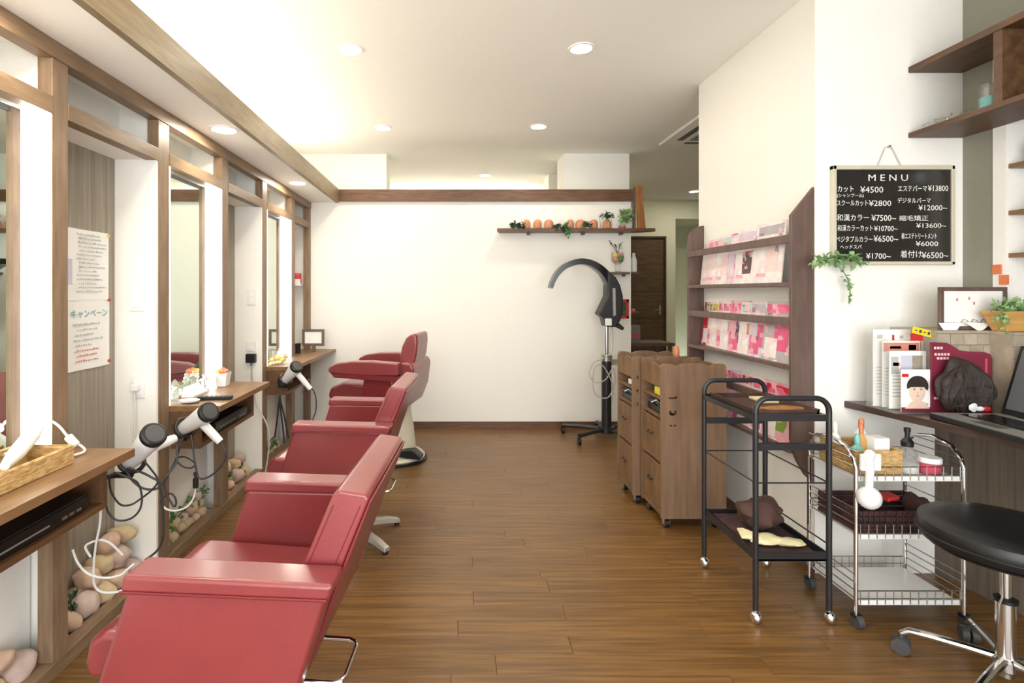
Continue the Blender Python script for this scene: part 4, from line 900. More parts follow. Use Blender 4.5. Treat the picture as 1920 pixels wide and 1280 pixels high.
# brochure stand, maroon booklet, wig
bs = thing('brochure_stand', 'clear acrylic stand filled with salon leaflets on the desk', 'brochure stand', (1.99, 2.2, .779))
YB = 2.17
a = P(1652, 0, YB).x; b = 1.974
B(a, b, 2.10, 2.25, .7795, .784).build('base', ACRY, bs); B(a, b, 2.245, 2.25, .784, 1.118).build('back_plate', ACRY, bs)
B(a, a + .003, 2.13, 2.245, .784, 1.08).build('side_plate', ACRY, bs); B(b - .003, b, 2.13, 2.245, .784, 1.08).build('side_plate', ACRY, bs)
def leaflet(name, x0, x1, y, z0, z1, m, lb, cat, extra=()):
    t = thing(name, lb, cat, ((x0 + x1) / 2, y, z0), 'leaflets on the desk')
    B(x0, x1, y, y + .003, z0, z1).build('sheet', m, t)
    for (nm, u0, u1, v0, v1, mm) in extra:
        B(x0 + (x1 - x0) * u0, x0 + (x1 - x0) * u1, y - .0006, y, z0 + (z1 - z0) * v0, z0 + (z1 - z0) * v1).build(nm, mm, t)
    if m is PAPER and z1 > 1.0:
        rn = random.Random(int(z1 * 1000))
        for r_ in range(9):
            B(x0 + (x1 - x0) * .08, x0 + (x1 - x0) * rn.uniform(.3, .9), y - .0005, y, z0 + .05 + r_ * .014, z0 + .054 + r_ * .014).build('print_line', TXTG, t)
    return t
leaflet('leaflet', a + .012, b - .02, 2.225, .785, 1.11, PAPER, 'tall white leaflet at the back of the clear stand', 'leaflet', (('print_block', .1, .25, .88, .93, TXTG), ('print_block', .5, .56, .86, .93, RED), ('print_block', .7, .8, .88, .92, TXTG)))
leaflet('leaflet', a + .03, b - .004, 2.20, .785, 1.064, PAPER, 'leaflet with a salmon banner in the clear stand', 'leaflet', (('banner', .03, .98, .84, .97, SALMON), ('print_block', .2, .5, .88, .92, TXTR), ('print_block', .7, .9, .86, .94, TEAL)))
leaflet('leaflet', a + .034, b - .004, 2.17, .785, 1.025, PAPER, 'white leaflet with lavender picture in the clear stand', 'leaflet', (('picture', .3, .62, .62, .92, LAV), ('picture', .62, .9, .58, .92, STONE), ('print_block', .05, .25, .6, .9, TXTG), ('print_block', .1, .28, .74, .8, PINK)))
hb = leaflet('hair_style_booklet', P(1690, 0, 2.12).x, P(1744, 0, 2.12).x, 2.12, .785, .955, PAPER, 'small white booklet with a short haired portrait leaning at the stand', 'booklet', (('title', .02, .25, .82, .9, RED), ('border', 0, 1, 0, .1, MAROON), ('print_block', .74, .92, .14, .2, TXTG)))
cx = P(1720, 0, 2.119).x
for dx in (-.014, .014):
    MB().ell((cx + dx, 2.1172, .874), (.005, .0006, .0022), 10, 6).build('portrait_eye', TXTB, hb); B(cx + dx - .007, cx + dx + .007, 2.1168, 2.1174, .880, .8815).build('portrait_brow', HAIR, hb)
MB().ell((cx, 2.1172, .849), (.007, .0006, .002), 10, 6).build('portrait_mouth', TXTR, hb); MB().ell((cx, 2.1172, .861), (.002, .0008, .004), 8, 6).build('portrait_nose', SALMON, hb)
MB().ell((cx, 2.1195, .868), (.034, .002, .045), 20, 12).build('portrait_face', SKIN, hb)
MB().prism([(cx - .05, .797), (cx + .05, .797), (cx + .03, .822), (cx + .014, .83), (cx + .012, .845), (cx - .012, .845), (cx - .014, .83), (cx - .03, .822)], 'y', 2.1185, 2.1200).build('portrait_neck', SKIN, hb)
MB().prism([(cx + .043 * math.cos(R(k)), .888 + .042 * math.sin(R(k))) for k in range(-25, 206, 11)] + [(cx - .026, .885), (cx + .026, .885)], 'y', 2.1165, 2.1185).build('portrait_hair', HAIR, hb)
yt = thing('yellow_tag', 'tilted yellow tag with black print above the maroon booklet', 'tag', (2.0, 2.16, 1.06))
m45 = Matrix.Rotation(R(14), 3, 'Y'); c = P(1733, 623, 2.16)
MB().obox(c, (.1, .003, .028), m45).build('tag', YEL, yt)
for k in range(5): MB().obox(c + m45 @ Vector((-.036 + k * .018, -.002, .0)), (.010, .001, .004 + .008 * (k % 2)), m45).build('print_mark', TXTB, yt)
MB().obox(c + Vector((-.028, .004, -.02)), (.05, .003, .03)).build('red_backing', RED, yt)
B(c.x - .01, c.x - .004, 2.163, 2.166, .785, c.z).build('stick', ACRY, yt)
mz = thing('maroon_booklet', 'maroon hair catalogue standing upright behind the dark wig', 'booklet', (2.05, 2.11, .779))
a, b = P(1747, 0, 2.115).x, P(1868, 0, 2.115).x
a = max(a, 1.942); b = min(b, 2.19)
MB().prism([(a, .7795), (b, .7795), (b, 1.0), (b - .008, 1.018), (b - .03, 1.026), (a + .15, 1.028), (a + .115, 1.033), (a + .09, 1.05), (a + .065, 1.063), (a, 1.066)], 'y', 2.117, 2.125).build('cover', MAROON, mz, bevel=.001)
B(b - .03, b - .022, 2.1155, 2.117, .80, 1.0).build('spine_band', PINK, mz)
for (u, z, l) in ((.01, 1.038, .05), (.012, 1.012, .075), (.022, .996, .06), (.01, .835, .03)):
    for k in range(int(l / .013)): B(a + u + k * .013, a + u + k * .013 + .009, 2.1155, 2.1165, z, z + .010).build('print_mark', CV['blush'], mz)
wg = thing('hair_wig', 'dark brown hair piece bundled before the maroon booklet', 'wig', (2.03, 2.08, .779))
t = MB().ell((2.035, 2.085, .895), (.098, .03, .108), 30, 20, jit=.22, seed=6); t.build('cap', HAIR, wg)
rnd = random.Random(9)
for k in range(70):
    th = rnd.uniform(-1, 1); fr_ = rnd.uniform(0, 1)
    p = Vector((2.03 + th * .03, 2.075 - .012 * fr_, .99 - abs(th) * .02)); q = Vector((2.035 + th * .085 + rnd.uniform(-.015, .015), 2.062 - .012 * fr_, .94 - abs(th) * .03 + rnd.uniform(-.02, .02)))
    r_ = Vector((2.035 + th * .088 + rnd.uniform(-.02, .02), 2.062 - .006 * fr_, .87 + rnd.uniform(-.03, .03))); e_ = Vector((2.035 + th * .06 + rnd.uniform(-.025, .025), 2.072, rnd.uniform(.79, .84)))
    MB().tube([p, q, r_, e_], [.008] * 3 + [.012] * 6 + [.004], n=6, sm=3).build('hair_strand', HAIR, wg)
cl = thing('hair_clip', 'white and red hair clips lying by the laptop screen', 'hair clips', (2.09, 2.03, .803))
for k, (px_, m_) in enumerate(((1826, WHITEP), (1838, WHITEP), (1850, RED))):
    p = P(px_, 760, 2.045); MB().ell((p.x, 2.046, .812 + .006 * (k == 0)), (.018, .006, .010 + .006 * (k == 0)), 14, 8, jit=.3, seed=k).build('clip', m_, cl)

# ================================================================== CHROME WIRE CART
wc = thing('wire_cart', 'three tier chrome wire cart with white trays under the desk', 'cart', (1.74, 2.11, 0))
CX0, CX1, CY0, CY1 = 1.535, 1.945, 1.985, 2.245
for x in (CX0, CX1):
    arc = [(x, CY0, .04), (x, CY0, .60), (x, CY0 + .012, .635), (x, CY0 + .05, .672), (x, (CY0 + CY1) / 2, .688), (x, CY1 - .05, .672), (x, CY1 - .012, .635), (x, CY1, .60), (x, CY1, .04)]
    MB().tube(arc, .0075, n=10).build('side_frame', CHROME, wc)
    for y in (CY0, CY1):
        cs = MB().cyl((x - .011, y - .008, .024), (x + .011, y - .008, .024), .0238, n=16).build('caster', DGREY, wc)
        MB().box(x - .014, x + .014, y - .014, y + .01, .038, .05).build('caster_fork', BLACKP, cs)
for z in (.555, .335, .085):
    tr = MB().box(CX0 + .012, CX1 - .012, CY0 + .006, CY1 - .006, z, z + .006).box(CX0 + .012, CX1 - .012, CY0, CY0 + .006, z - .004, z + .014).build('shelf_tray', WHITEP, wc)
    wv = []
    for zz in (z + .02, z + .05):
        for (p, q) in (((CX0, CY0), (CX1, CY0)), ((CX0, CY1), (CX1, CY1)), ((CX0, CY0), (CX0, CY1)), ((CX1, CY0), (CX1, CY1))):
            MB().cyl((p[0], p[1], zz), (q[0], q[1], zz), .0022, n=6).build('fence_rail', STEEL, wc)
    for zz in (z + .08, z + .11):
        for x in (CX0, CX1): MB().cyl((x, CY0, zz), (x, CY1, zz), .0022, n=6).build('fence_rail', STEEL, wc)
    for k in range(13):
        x = CX0 + (CX1 - CX0) * (k + .5) / 13
        for y in (CY0 - .002, CY1 + .002): MB().cyl((x, y, z), (x, y, z + .052), .0018, n=5).build('fence_wire', STEEL, wc)
ZT = .5625
wb_ = thing('wicker_box', 'tan wicker box of bottles on the top tier of the wire cart', 'basket', (1.63, 2.12, ZT))
for (a, b, c, d) in ((1.56, 1.745, 2.02, 2.03), (1.56, 1.745, 2.205, 2.215), (1.56, 1.57, 2.03, 2.205), (1.735, 1.745, 2.03, 2.205)): B(a, b, c, d, ZT, ZT + .09).build('woven_side', WICK, wb_, bevel=.003)
B(1.57, 1.735, 2.03, 2.205, ZT, ZT + .008).build('woven_base', WICK, wb_)
MB().tube([(1.562, 2.022, ZT + .09), (1.743, 2.022, ZT + .09), (1.743, 2.213, ZT + .09), (1.562, 2.213, ZT + .09)], .005, n=6, closed=True).build('rim', WICK, wb_)
def bottle(x, y, z, r, h, m, capm, lb, neck=.4, caph=.04, cat='bottle', grp=None):
    t = thing('bottle', lb, cat, (x, y, z), grp)
    MB().lathe([(r * .94, 0), (r, .004), (r, h * .82), (r * neck, h * .96), (r * neck, h)], (x, y, z), 18).build('body', m, t)
    MB().lathe([(r * neck * 1.1, 0), (r * neck * 1.1, caph * .8), (r * neck * .6, caph)], (x, y, z + h), 14).build('cap', capm, t)
    return t
zb = ZT + .009
bottle(1.592, 2.17, zb, .02, .12, WHITEP, WHITEP, 'tall white bottle at the left in the wicker box')
bottle(1.61, 2.075, zb, .022, .095, TEAL, TEAL, 'teal bottle in the wicker box')
bottle(1.645, 2.10, zb, .019, .13, WOODY, COPPER, 'amber bottle with an orange cap in the wicker box')
bottle(1.70, 2.17, zb, .024, .135, WHITEP, COPPER, 'white bottle with a copper cap in the wicker box')
tub = thing('white_carton', 'plain white carton standing in the wicker box on the cart', 'carton', (1.69, 2.06, zb))
B(1.655, 1.715, 2.045, 2.10, zb, zb + .125).build('carton', PAPER, tub, bevel=.002); B(1.657, 1.713, 2.0445, 2.1005, zb + .118, zb + .1255).build('lid', WHITEP, tub)
sp = thing('pump_spray', 'clear spray bottle with a black pump on the top tier of the wire cart', 'spray bottle', (1.79, 2.06, ZT))
MB().lathe([(.034, 0), (.036, .004), (.036, .03)], (1.795, 2.06, ZT), 20).build('liquid', WHITEP, sp)
MB().lathe([(.0365, .002), (.0368, .055), (.030, .08), (.016, .098), (.016, .105)], (1.795, 2.06, ZT), 20).build('bottle', GLASSM, sp)
MB().lathe([(.02, .10), (.021, .118), (.012, .13), (.008, .135), (.008, .155), (.011, .156), (.011, .172), (.004, .174)], (1.795, 2.06, ZT), 16).build('pump', BLACKP, sp)
pt = thing('cream_tub', 'pink cream tub with a white lid on the top tier of the wire cart', 'tub', (1.85, 2.05, ZT))
MB().lathe([(.034, 0), (.036, .003), (.037, .042), (.034, .044)], (1.868, 2.045, ZT), 24).build('tub', PINK, pt); MB().lathe([(.039, .044), (.039, .06), (.036, .063), (.002, .0635)], (1.868, 2.045, ZT), 24).build('lid', WHITEP, pt)
ms = thing('ball_massager', 'white massage wand with a round ball head hung on the wire cart', 'massager', (1.60, 1.965, .40))
bp_ = P(1630, 933, 1.955)
MB().ell(bp_, (.040, .038, .042), 24, 16).build('ball_head', WHITEP, ms)
MB().tube([P(1629, 922, 1.956), P(1631, 880, 1.958), P(1626, 858, 1.962), P(1632, 850, 1.975)], [.013, .014, .020, .018], n=14).build('handle', WHITEP, ms)
MB().box(P(1612, 0, 1.97).x, P(1650, 0, 1.97).x, 1.960, 1.976, P(0, 882, 1.97).z, P(0, 850, 1.97).z).build('holder', WHITEP, ms, bevel=.006)
mt = thing('woven_basket', 'dark maroon woven basket on the middle tier of the wire cart', 'basket', (1.74, 2.1, .342))
for r in range(4):
    z = .3425 + r * .022
    for (p, q) in (((1.56, 2.01), (1.915, 2.01)), ((1.56, 2.215), (1.915, 2.215)), ((1.56, 2.01), (1.56, 2.215)), ((1.915, 2.01), (1.915, 2.215))):
        d_ = .006
        B(min(p[0], q[0]) - d_, max(p[0], q[0]) + d_, min(p[1], q[1]) - d_, max(p[1], q[1]) + d_, z, z + .020).build('weave_band', DMAR, mt, bevel=.004)
for k in range(16): B(1.575 + k * .0215, 1.580 + k * .0215, 1.999, 2.006,   .3425, .43).build('weave_stake', DMAR, mt)
B(1.56, 1.915, 2.01, 2.215, .3425, .35).build('basket_base', DMAR, mt)
t = MB().ell((1.868, 2.10, .412), (.036, .05, .045), 18, 12, jit=.4, seed=2); tag(t.build('brown_cloth_bundle', BROWNC), 'bundled brown cloth in the maroon basket on the cart', 'cloth')
tag(MB().prism([(1.695, .452), (1.74, .462), (1.745, .475), (1.70, .47)], 'y', 2.03, 2.09).build('red_pouch', RED, bevel=.004), 'small red pouch sticking out of the maroon basket', 'pouch')
eg = thing('spectacles', 'dark folded spectacles on the right of the top cart tier', 'spectacles', (1.91, 2.11, ZT))
for k in (0, 1): MB().tube([(1.905 + .012 * math.cos(R(a)), 2.08 + k * .05 + .018 * math.sin(R(a)), ZT + .02 + .012 * math.sin(R(a))) for a in range(0, 360, 30)], .0025, n=6, closed=True).build('lens_rim', BLACKP, eg)
MB().tube([(1.91, 2.15, ZT + .02), (1.92, 2.10, ZT + .018), (1.90, 2.06, ZT + .004)], .0025, n=6).build('temple', BLACKP, eg)

# ================================================================== STOOL
st = thing('round_stool', 'black round stool with chrome star base at the desk', 'stool', (1.77, 1.67, 0))
K = dict(parent=st, local=True)
MB().lathe([(.19, .447), (.207, .455), (.217, .475), (.218, .497), (.212, .514), (.198, .524), (.15, .530), (.002, .532)], (0, 0, 0), 48).build('seat', BLACKL, **K)
MB().lathe([(.217, .4735), (.2205, .476), (.2205, .480), (.217, .4825)], (0, 0, 0), 48, ring=True).build('seat_piping', BLACKL, **K)
MB().lathe([(.19, .44), (.195, .447), (.002, .448)], (0, 0, 0), 40).build('seat_base', BLACKP, **K)
MB().cyl((0, 0, .28), (0, 0, .442), .0135, n=18).build('piston', CHROME, **K)
MB().cyl((0, 0, .085), (0, 0, .285), .025, n=22).build('gas_column', CHROME, **K)
MB().lathe([(.026, .28), (.03, .282), (.03, .292), (.014, .297)], (0, 0, 0), 20).build('collar', BLACKP, **K)
MB().tube([(-.02, -.005, .43), (-.022, -.01, .30), (-.036, -.014, .28), (-.04, -.014, .22)], .003, n=6).build('release_rod', STEEL, **K)
MB().lathe([(.022, .06), (.034, .07), (.034, .10), (.026, .108)], (0, 0, 0), 22).build('hub', CHROME, **K)
MB().cyl((0, 0, .045), (0, 0, .075), .02, n=18).build('hub_cap', STEEL, **K)
for k in range(5):
    m = rz(R(136.6 + 72 * k))
    q = [m @ Vector(p) for p in ((.02, 0, .098), (.09, 0, .096), (.18, 0, .09), (.232, 0, .084), (.254, 0, .066))]
    lg_ = MB().tube(q, [.0135, .013, .0125, .0115, .010], n=10).build('leg', CHROME, **K)
    e = m @ Vector((.254, 0, 0)); sd = m @ Vector((0, 1, 0))
    c_ = MB().cyl(Vector((e.x, e.y, .027)) - sd * .024, Vector((e.x, e.y, .027)) - sd * .004, .0268, n=18).cyl(Vector((e.x, e.y, .027)) + sd * .004, Vector((e.x, e.y, .027)) + sd * .024, .0268, n=18).cyl((e.x, e.y, .02), (e.x, e.y, .066), .008, n=10).build('caster', DGREY, lg_, local=True)

# ================================================================== HAIR DRYERS ON HOLDERS
HD = []
def hair_dryer(cap, nose, hand0, hand1, hold, label, hl, wall_to):
    cap, nose, hand0, hand1 = map(Vector, (cap, nose, hand0, hand1)); ax = (cap - nose).normalized()
    d = thing('hair_dryer', label, 'hair dryer', (cap + nose) / 2, 'white hair dryers on black holders')
    MB().tube([nose, nose + ax * .03, nose.lerp(cap, .5), cap - ax * .05, cap - ax * .018], [.024, .029, .035, .041, .042], n=22).build('barrel', WHITEP, d)
    rim = MB().tube([cap - ax * .02, cap - ax * .002, cap + ax * .004], [.0435, .044, .039], n=22).build('rear_ring', BLACKP, d)
    MB().tube([cap + ax * .003, cap + ax * .006], [.034, .032], n=20).build('air_grille', DGREY, rim)
    MB().tube([hand0, hand0.lerp(hand1, .5), hand1], [.019, .019, .016], n=16).build('handle', WHITEP, d)
    MB().tube([nose - ax * .022, nose, nose + ax * .006], [.019, .0215, .022], n=18).build('nozzle', DGREY, d)
    s = (cap + nose) / 2
    h = thing('dryer_holder', hl, 'holder', Vector(hold), 'black dryer holders')
    hp = Vector(hold); u = ax.orthogonal().normalized(); w2 = ax.cross(u)
    ctr = nose + ax * .035
    MB().tube([ctr + (u * math.cos(R(a)) + w2 * math.sin(R(a))) * .043 for a in range(0, 360, 20)], .008, n=8, closed=True).build('ring', BLACKP, h)
    wv = Vector(wall_to); MB().tube([ctr - Vector((0, 0, .052)), (ctr + wv) / 2 - Vector((0, 0, .02)), wv], .011, n=8).build('arm', BLACKP, h)
    MB().obox(wv, (.05, .024, .07)).build('mount', BLACKP, h, bevel=.004)
    HD.append(d); return d
hair_dryer(P(290, 813, 1.84), P(240, 872, 1.95), P(292, 836, 1.92), P(327, 822, 2.0), P(240, 878, 1.87), 'white hair dryer hanging beyond the nearest counter end, black rear cap turned to the viewer', 'black dryer holder on the end of the nearest counter', (-1.22, 1.792, .63))
hair_dryer(P(393, 771, 2.24), P(340, 806, 2.36), P(382, 796, 2.30), P(413, 828, 2.30), P(345, 812, 2.3), 'white hair dryer before the middle counter with its handle pointing down', 'black dryer holder on the front of the middle counter', (-1.235, 2.416, .63))
hair_dryer(P(557, 686, 3.50), P(532, 716, 3.60), P(556, 698, 3.54), P(582, 729, 3.55), P(535, 722, 3.55), 'white hair dryer before the farthest counter', 'black dryer holder on the farthest counter', (-1.2, 3.687, .63))
xl = thing('extension_lead', 'white extension lead tangled over the stones of the first niche', 'cord', P(190, 1109, 1.86))
def cord(pts, r, m, label, own=None):
    o = MB().tube(pts, r, n=7, sm=7).build('power_cord', m, own if own is not None else HD[0]); o['label'] = label; return o
cord([P(327, 822, 1.99), P(332, 845, 1.99), P(330, 868, 1.97), P(310, 895, 1.94), P(300, 910, 1.93), P(290, 917, 1.92), P(268, 915, 1.91), P(248, 900, 1.90), P(238, 880, 1.89), P(262, 884, 1.88), P(285, 895, 1.88), P(298, 905, 1.89), P(304, 940, 1.90), P(306, 1000, 1.90), P(296, 1030, 1.90), P(272, 1050, 1.88)], .0042, CORDB, 'black cord of the nearest hair dryer dropping to a plug over the stones')
cord([P(205, 890, 1.83), P(208, 920, 1.84), P(225, 945, 1.86), P(245, 946, 1.88), P(262, 936, 1.90), P(285, 918, 1.91), P(296, 900, 1.92), P(282, 878, 1.93), P(268, 862, 1.94)], .0036, CORDB, 'black cord loop under the nearest dryer holder')
cord([P(214, 885, 1.83), P(240, 895, 1.83), P(258, 905, 1.85), P(266, 930, 1.86), P(262, 955, 1.86), P(245, 972, 1.86), P(220, 975, 1.85), P(203, 960, 1.84), P(196, 930, 1.83), P(192, 900, 1.82)], .0036, CORDB, 'wide black cord loop below the nearest counter end')
cord([P(413, 828, 2.30), P(424, 848, 2.30), P(420, 866, 2.30), P(400, 888, 2.29), P(382, 897, 2.28), P(372, 893, 2.28), P(366, 870, 2.28), P(362, 840, 2.29), P(358, 815, 2.30)], .0042, CORDB, 'black cord looping from the handle of the middle hair dryer', HD[1])
cord([P(345, 815, 2.32), P(338, 835, 2.3), P(330, 860, 2.3), P(318, 885, 2.28), P(308, 905, 2.27), P(312, 925, 2.27), P(325, 948, 2.27), P(330, 945, 2.27), P(328, 932, 2.28), P(318, 925, 2.28), P(302, 938, 2.27), P(304, 948, 2.27)], .0042, CORDB, 'black cord hanging in front of the post between first niche and second mirror', HD[1])
cord([P(332, 858, 2.33), P(345, 856, 2.33), P(358, 862, 2.33), P(366, 870, 2.33), P(358, 877, 2.33), P(344, 875, 2.33), P(332, 865, 2.33)], .0036, CORDB, 'small black cord coil under the middle counter', HD[1])
cord([P(304, 946, 2.26), P(312, 954, 2.26), P(330, 957, 2.27), P(350, 950, 2.28), P(362, 935, 2.29), P(367, 915, 2.29), P(369, 900, 2.29)], .004, CORDW, 'white cord arc joined to the black cord under the middle counter', HD[1])
MB().obox(P(367, 905, 2.285), (.02, .02, .045)).build('connector', BLACKP, HD[1], bevel=.004); MB().cyl(P(367, 898, 2.285), P(365, 885, 2.285), .006, n=8).build('strain_relief', BLACKP, HD[1])
cord([P(189, 955, 1.83), P(187, 985, 1.83), P(180, 1020, 1.83), P(176, 1060, 1.84), P(177, 1095, 1.85), P(190, 1109, 1.86), P(215, 1110, 1.88), P(232, 1104, 1.90), P(241, 1090, 1.92)], .004, CORDW, 'white cord hanging from the nearest counter down over the stones', xl)
cord([P(136, 1030, 1.83), P(146, 1055, 1.83), P(165, 1075, 1.84), P(195, 1083, 1.85), P(225, 1078, 1.87), P(240, 1066, 1.88), P(252, 1056, 1.89)], .004, CORDW, 'white cord sagging behind the post to the black plug', xl)
cord([P(170, 1044, 1.84), P(160, 1025, 1.84), P(172, 1016, 1.845), P(190, 1012, 1.85), P(205, 1017, 1.86), P(218, 1028, 1.87), P(230, 1040, 1.88)], .004, CORDW, 'white cord curl above the stones of the first niche', xl)
cord([P(568, 735, 3.55), P(584, 728, 3.55), P(592, 745, 3.55), P(592, 770, 3.55), P(586, 790, 3.55), P(588, 820, 3.55)], .004, CORDB, 'dark cord of the farthest hair dryer', HD[2])
for k, (a, b, c) in enumerate((((523, 755), (519, 790), (515, 820)), ((525, 757), (530, 800), (533, 830)), ((527, 755), (535, 790), (541, 822)))):
    cord([P(525, 740, 3.60), P(a[0], a[1], 3.6), P(b[0], b[1], 3.62), P(c[0], c[1], 3.64)], .006, CORDB, 'black cord dropping below the farthest counter, %s of three' % ('leftmost', 'middle', 'rightmost')[k], HD[2])

# ------------------------------------------------------------------ wall plates
def plate(x0, x1, y, z0, z1, lb, rock=2):
    t = thing('wall_switch', lb, 'switch', ((x0 + x1) / 2, y, z0), 'white switch plates in the niches')
    B(x0, x1, y - .008, y, z0, z1).build('plate', WHITEP, t, bevel=.002)
    for k in range(rock):
        a = z0 + (z1 - z0) * (.14 + .38 * k); B(x0 + .014, x1 - .014, y - .011, y - .008, a, a + (z1 - z0) * .32).build('rocker', RIM, t, bevel=.001)
plate(-1.43, -1.36, 2.322, 1.185, 1.30, 'white double switch on the cheek board of the first niche')
plate(-1.42, -1.36, 2.322, .80, .895, 'white socket below the switch in the first niche')
plate(-1.41, -1.35, 3.607, 1.18, 1.29, 'white double switch on the cheek board of the second niche')
plate(-1.42, -1.35, 3.607, .86, .93, 'white socket above the black adapter in the second niche', 1)
ad = thing('power_adapter', 'black power adapter plugged in the second niche', 'adapter', (-1.375, 3.59, .79)); B(-1.41, -1.345, 3.568, 3.606, .785, .845).build('body', BLACKP, ad, bevel=.005); MB().cyl((-1.375, 3.587, .765), (-1.375, 3.587, .79), .008, n=8).build('strain_relief', GREYP, ad)
cord([P(472, 680, 3.59), P(473, 715, 3.59), P(482, 760, 3.55), P(498, 790, 3.5), P(505, 815, 3.48), P(503, 850, 3.45), P(498, 885, 3.42)], .005, CORDG, 'grey cord running from the black adapter down the second niche', ad)
pw = thing('white_plug', 'white plug and cord in the socket of the first niche', 'plug', (-1.39, 2.30, .6)); B(-1.405, -1.375, 2.28, 2.311, .835, .865).build('plug', WHITEP, pw, bevel=.005); MB().tube([(-1.39, 2.29, .836), (-1.392, 2.295, .75), (-1.40, 2.30, .62), (-1.42, 2.30, .48)], .003, n=6, sm=4).build('cord', CORDW, pw)

# ------------------------------------------------------------------ posters in the first niche
def sheet(y0, y1, z0, z1, lb, wav):
    t = thing('wall_poster', lb, 'poster', (-1.492, (y0 + y1) / 2, z0), 'paper notices in the first niche'); v = []; f = []
    n = 10
    for i in range(n + 1):
        y = y0 + (y1 - y0) * i / n; x = -1.4915 + .0025 * math.sin(i * .9 + wav)
        v += [(x, y, z0), (x, y, z1), (x - .0006, y, z0), (x - .0006, y, z1)]
    for i in range(n):
        a = i * 4; f += [(a, a + 4, a + 5, a + 1), (a + 2, a + 3, a + 7, a + 6), (a + 1, a + 5, a + 7, a + 3), (a, a + 2, a + 6, a + 4)]
    f += [(0, 1, 3, 2), (n * 4, n * 4 + 2, n * 4 + 3, n * 4 + 1)]
    MB().add(v, f).build('sheet', PAPER, t); return t
pz = sheet(1.98, 2.27, 1.235, 1.522, 'white notice with rows of fine handwriting, upper sheet in the first niche', 0)
rnd = random.Random(3)
for r in range(15):
    z = 1.50 - r * .0165; y = 2.07 + rnd.random() * .02; ln = rnd.uniform(.11, .18)
    for k in range(int(ln / .012)): B(-1.4885, -1.488, y + k * .012, y + k * .012 + rnd.uniform(.006, .011), z, z + rnd.uniform(.003, .007)).build('handwriting', TXTG, pz)
B(-1.4885, -1.488, 2.0, 2.05, 1.30, 1.40).build('photo', LAV, pz)
pz2 = sheet(1.98, 2.28, .955, 1.235, 'white campaign notice with teal heading, lower sheet in the first niche', 1.5)
text('heading', 'キャンペーン', .037, TXTT, pz2, (-1.4885, 2.04, 1.168), (0, 1, 0), (0, 0, 1))
for r in range(8):
    z = 1.135 - r * .021; y = 2.05 + rnd.random() * .03
    for k in range(rnd.randint(7, 13)): B(-1.4885, -1.488, y + k * .0135, y + k * .0135 + rnd.uniform(.006, .011), z, z + rnd.uniform(.004, .009)).build('handwriting', TXTG if r < 5 else TXTR, pz2)
for (y, z, m_) in ((2.262, 1.512, YEL), (2.27, 1.235, RED), (2.27, .972, RED)): MB().cyl((-1.49, y, z), (-1.483, y, z), .006, n=10).build('push_pin', m_, pz2 if z < 1.4 else pz)

# ================================================================== STONES BEHIND THE CURB
rocks_me = []
def rock(p, r, m, seed, lb, grp):
    bm = bmesh.new(); bmesh.ops.create_icosphere(bm, subdivisions=3, radius=1)
    rr = random.Random(seed); sx, sy, sz = rr.uniform(.8, 1.2), rr.uniform(.8, 1.25), rr.uniform(.65, .95); rot = Matrix.Rotation(rr.uniform(0, 6.3), 3, 'Z') @ Matrix.Rotation(rr.uniform(-.6, .6), 3, 'X')
    for v in bm.verts:
        d = v.co.normalized(); k = 1 + .22 * noise.noise(d * 1.6 + Vector((seed * 3.1, 0, 0))) + .08 * noise.noise(d * 4 + Vector((0, seed * 2.7, 0)))
        v.co = rot @ Vector((d.x * sx * k, d.y * sy * k, d.z * sz * k)) * r
    zmin = min(v.co.z for v in bm.verts)
    me = bpy.data.meshes.new('stone'); bm.to_mesh(me); bm.free(); me.materials.append(m)
    for q in me.polygons: q.use_smooth = True
    o = bpy.data.objects.new('decorative_stone', me); COL.objects.link(o); o.location = (p[0], p[1], p[2] - zmin - .003)
    tag(o, lb, 'stone', grp); return o
struct(B(-1.43, -1.362, 1.10, 1.715, 0, .03).build('floor_bed_1', ROCKB), 'gravel bed under the first mirror', 'bed')
struct(B(-1.497, -1.362, 1.80, 2.32, 0, .03).build('floor_bed_2', ROCKB), 'gravel bed of the first niche', 'bed')
struct(B(-1.43, -1.362, 2.425, 2.985, 0, .03).build('floor_bed_3', ROCKB), 'gravel bed under the second mirror', 'bed')
struct(B(-1.497, -1.362, 3.08, 3.606, 0, .03).build('floor_bed_4', ROCKB), 'gravel bed of the second niche', 'bed')
struct(B(-1.43, -1.362, 3.71, 4.28, 0, .03).build('floor_bed_5', ROCKB), 'gravel bed under the third mirror', 'bed')
RM = [ROCKA, ROCKB, ROCKC]
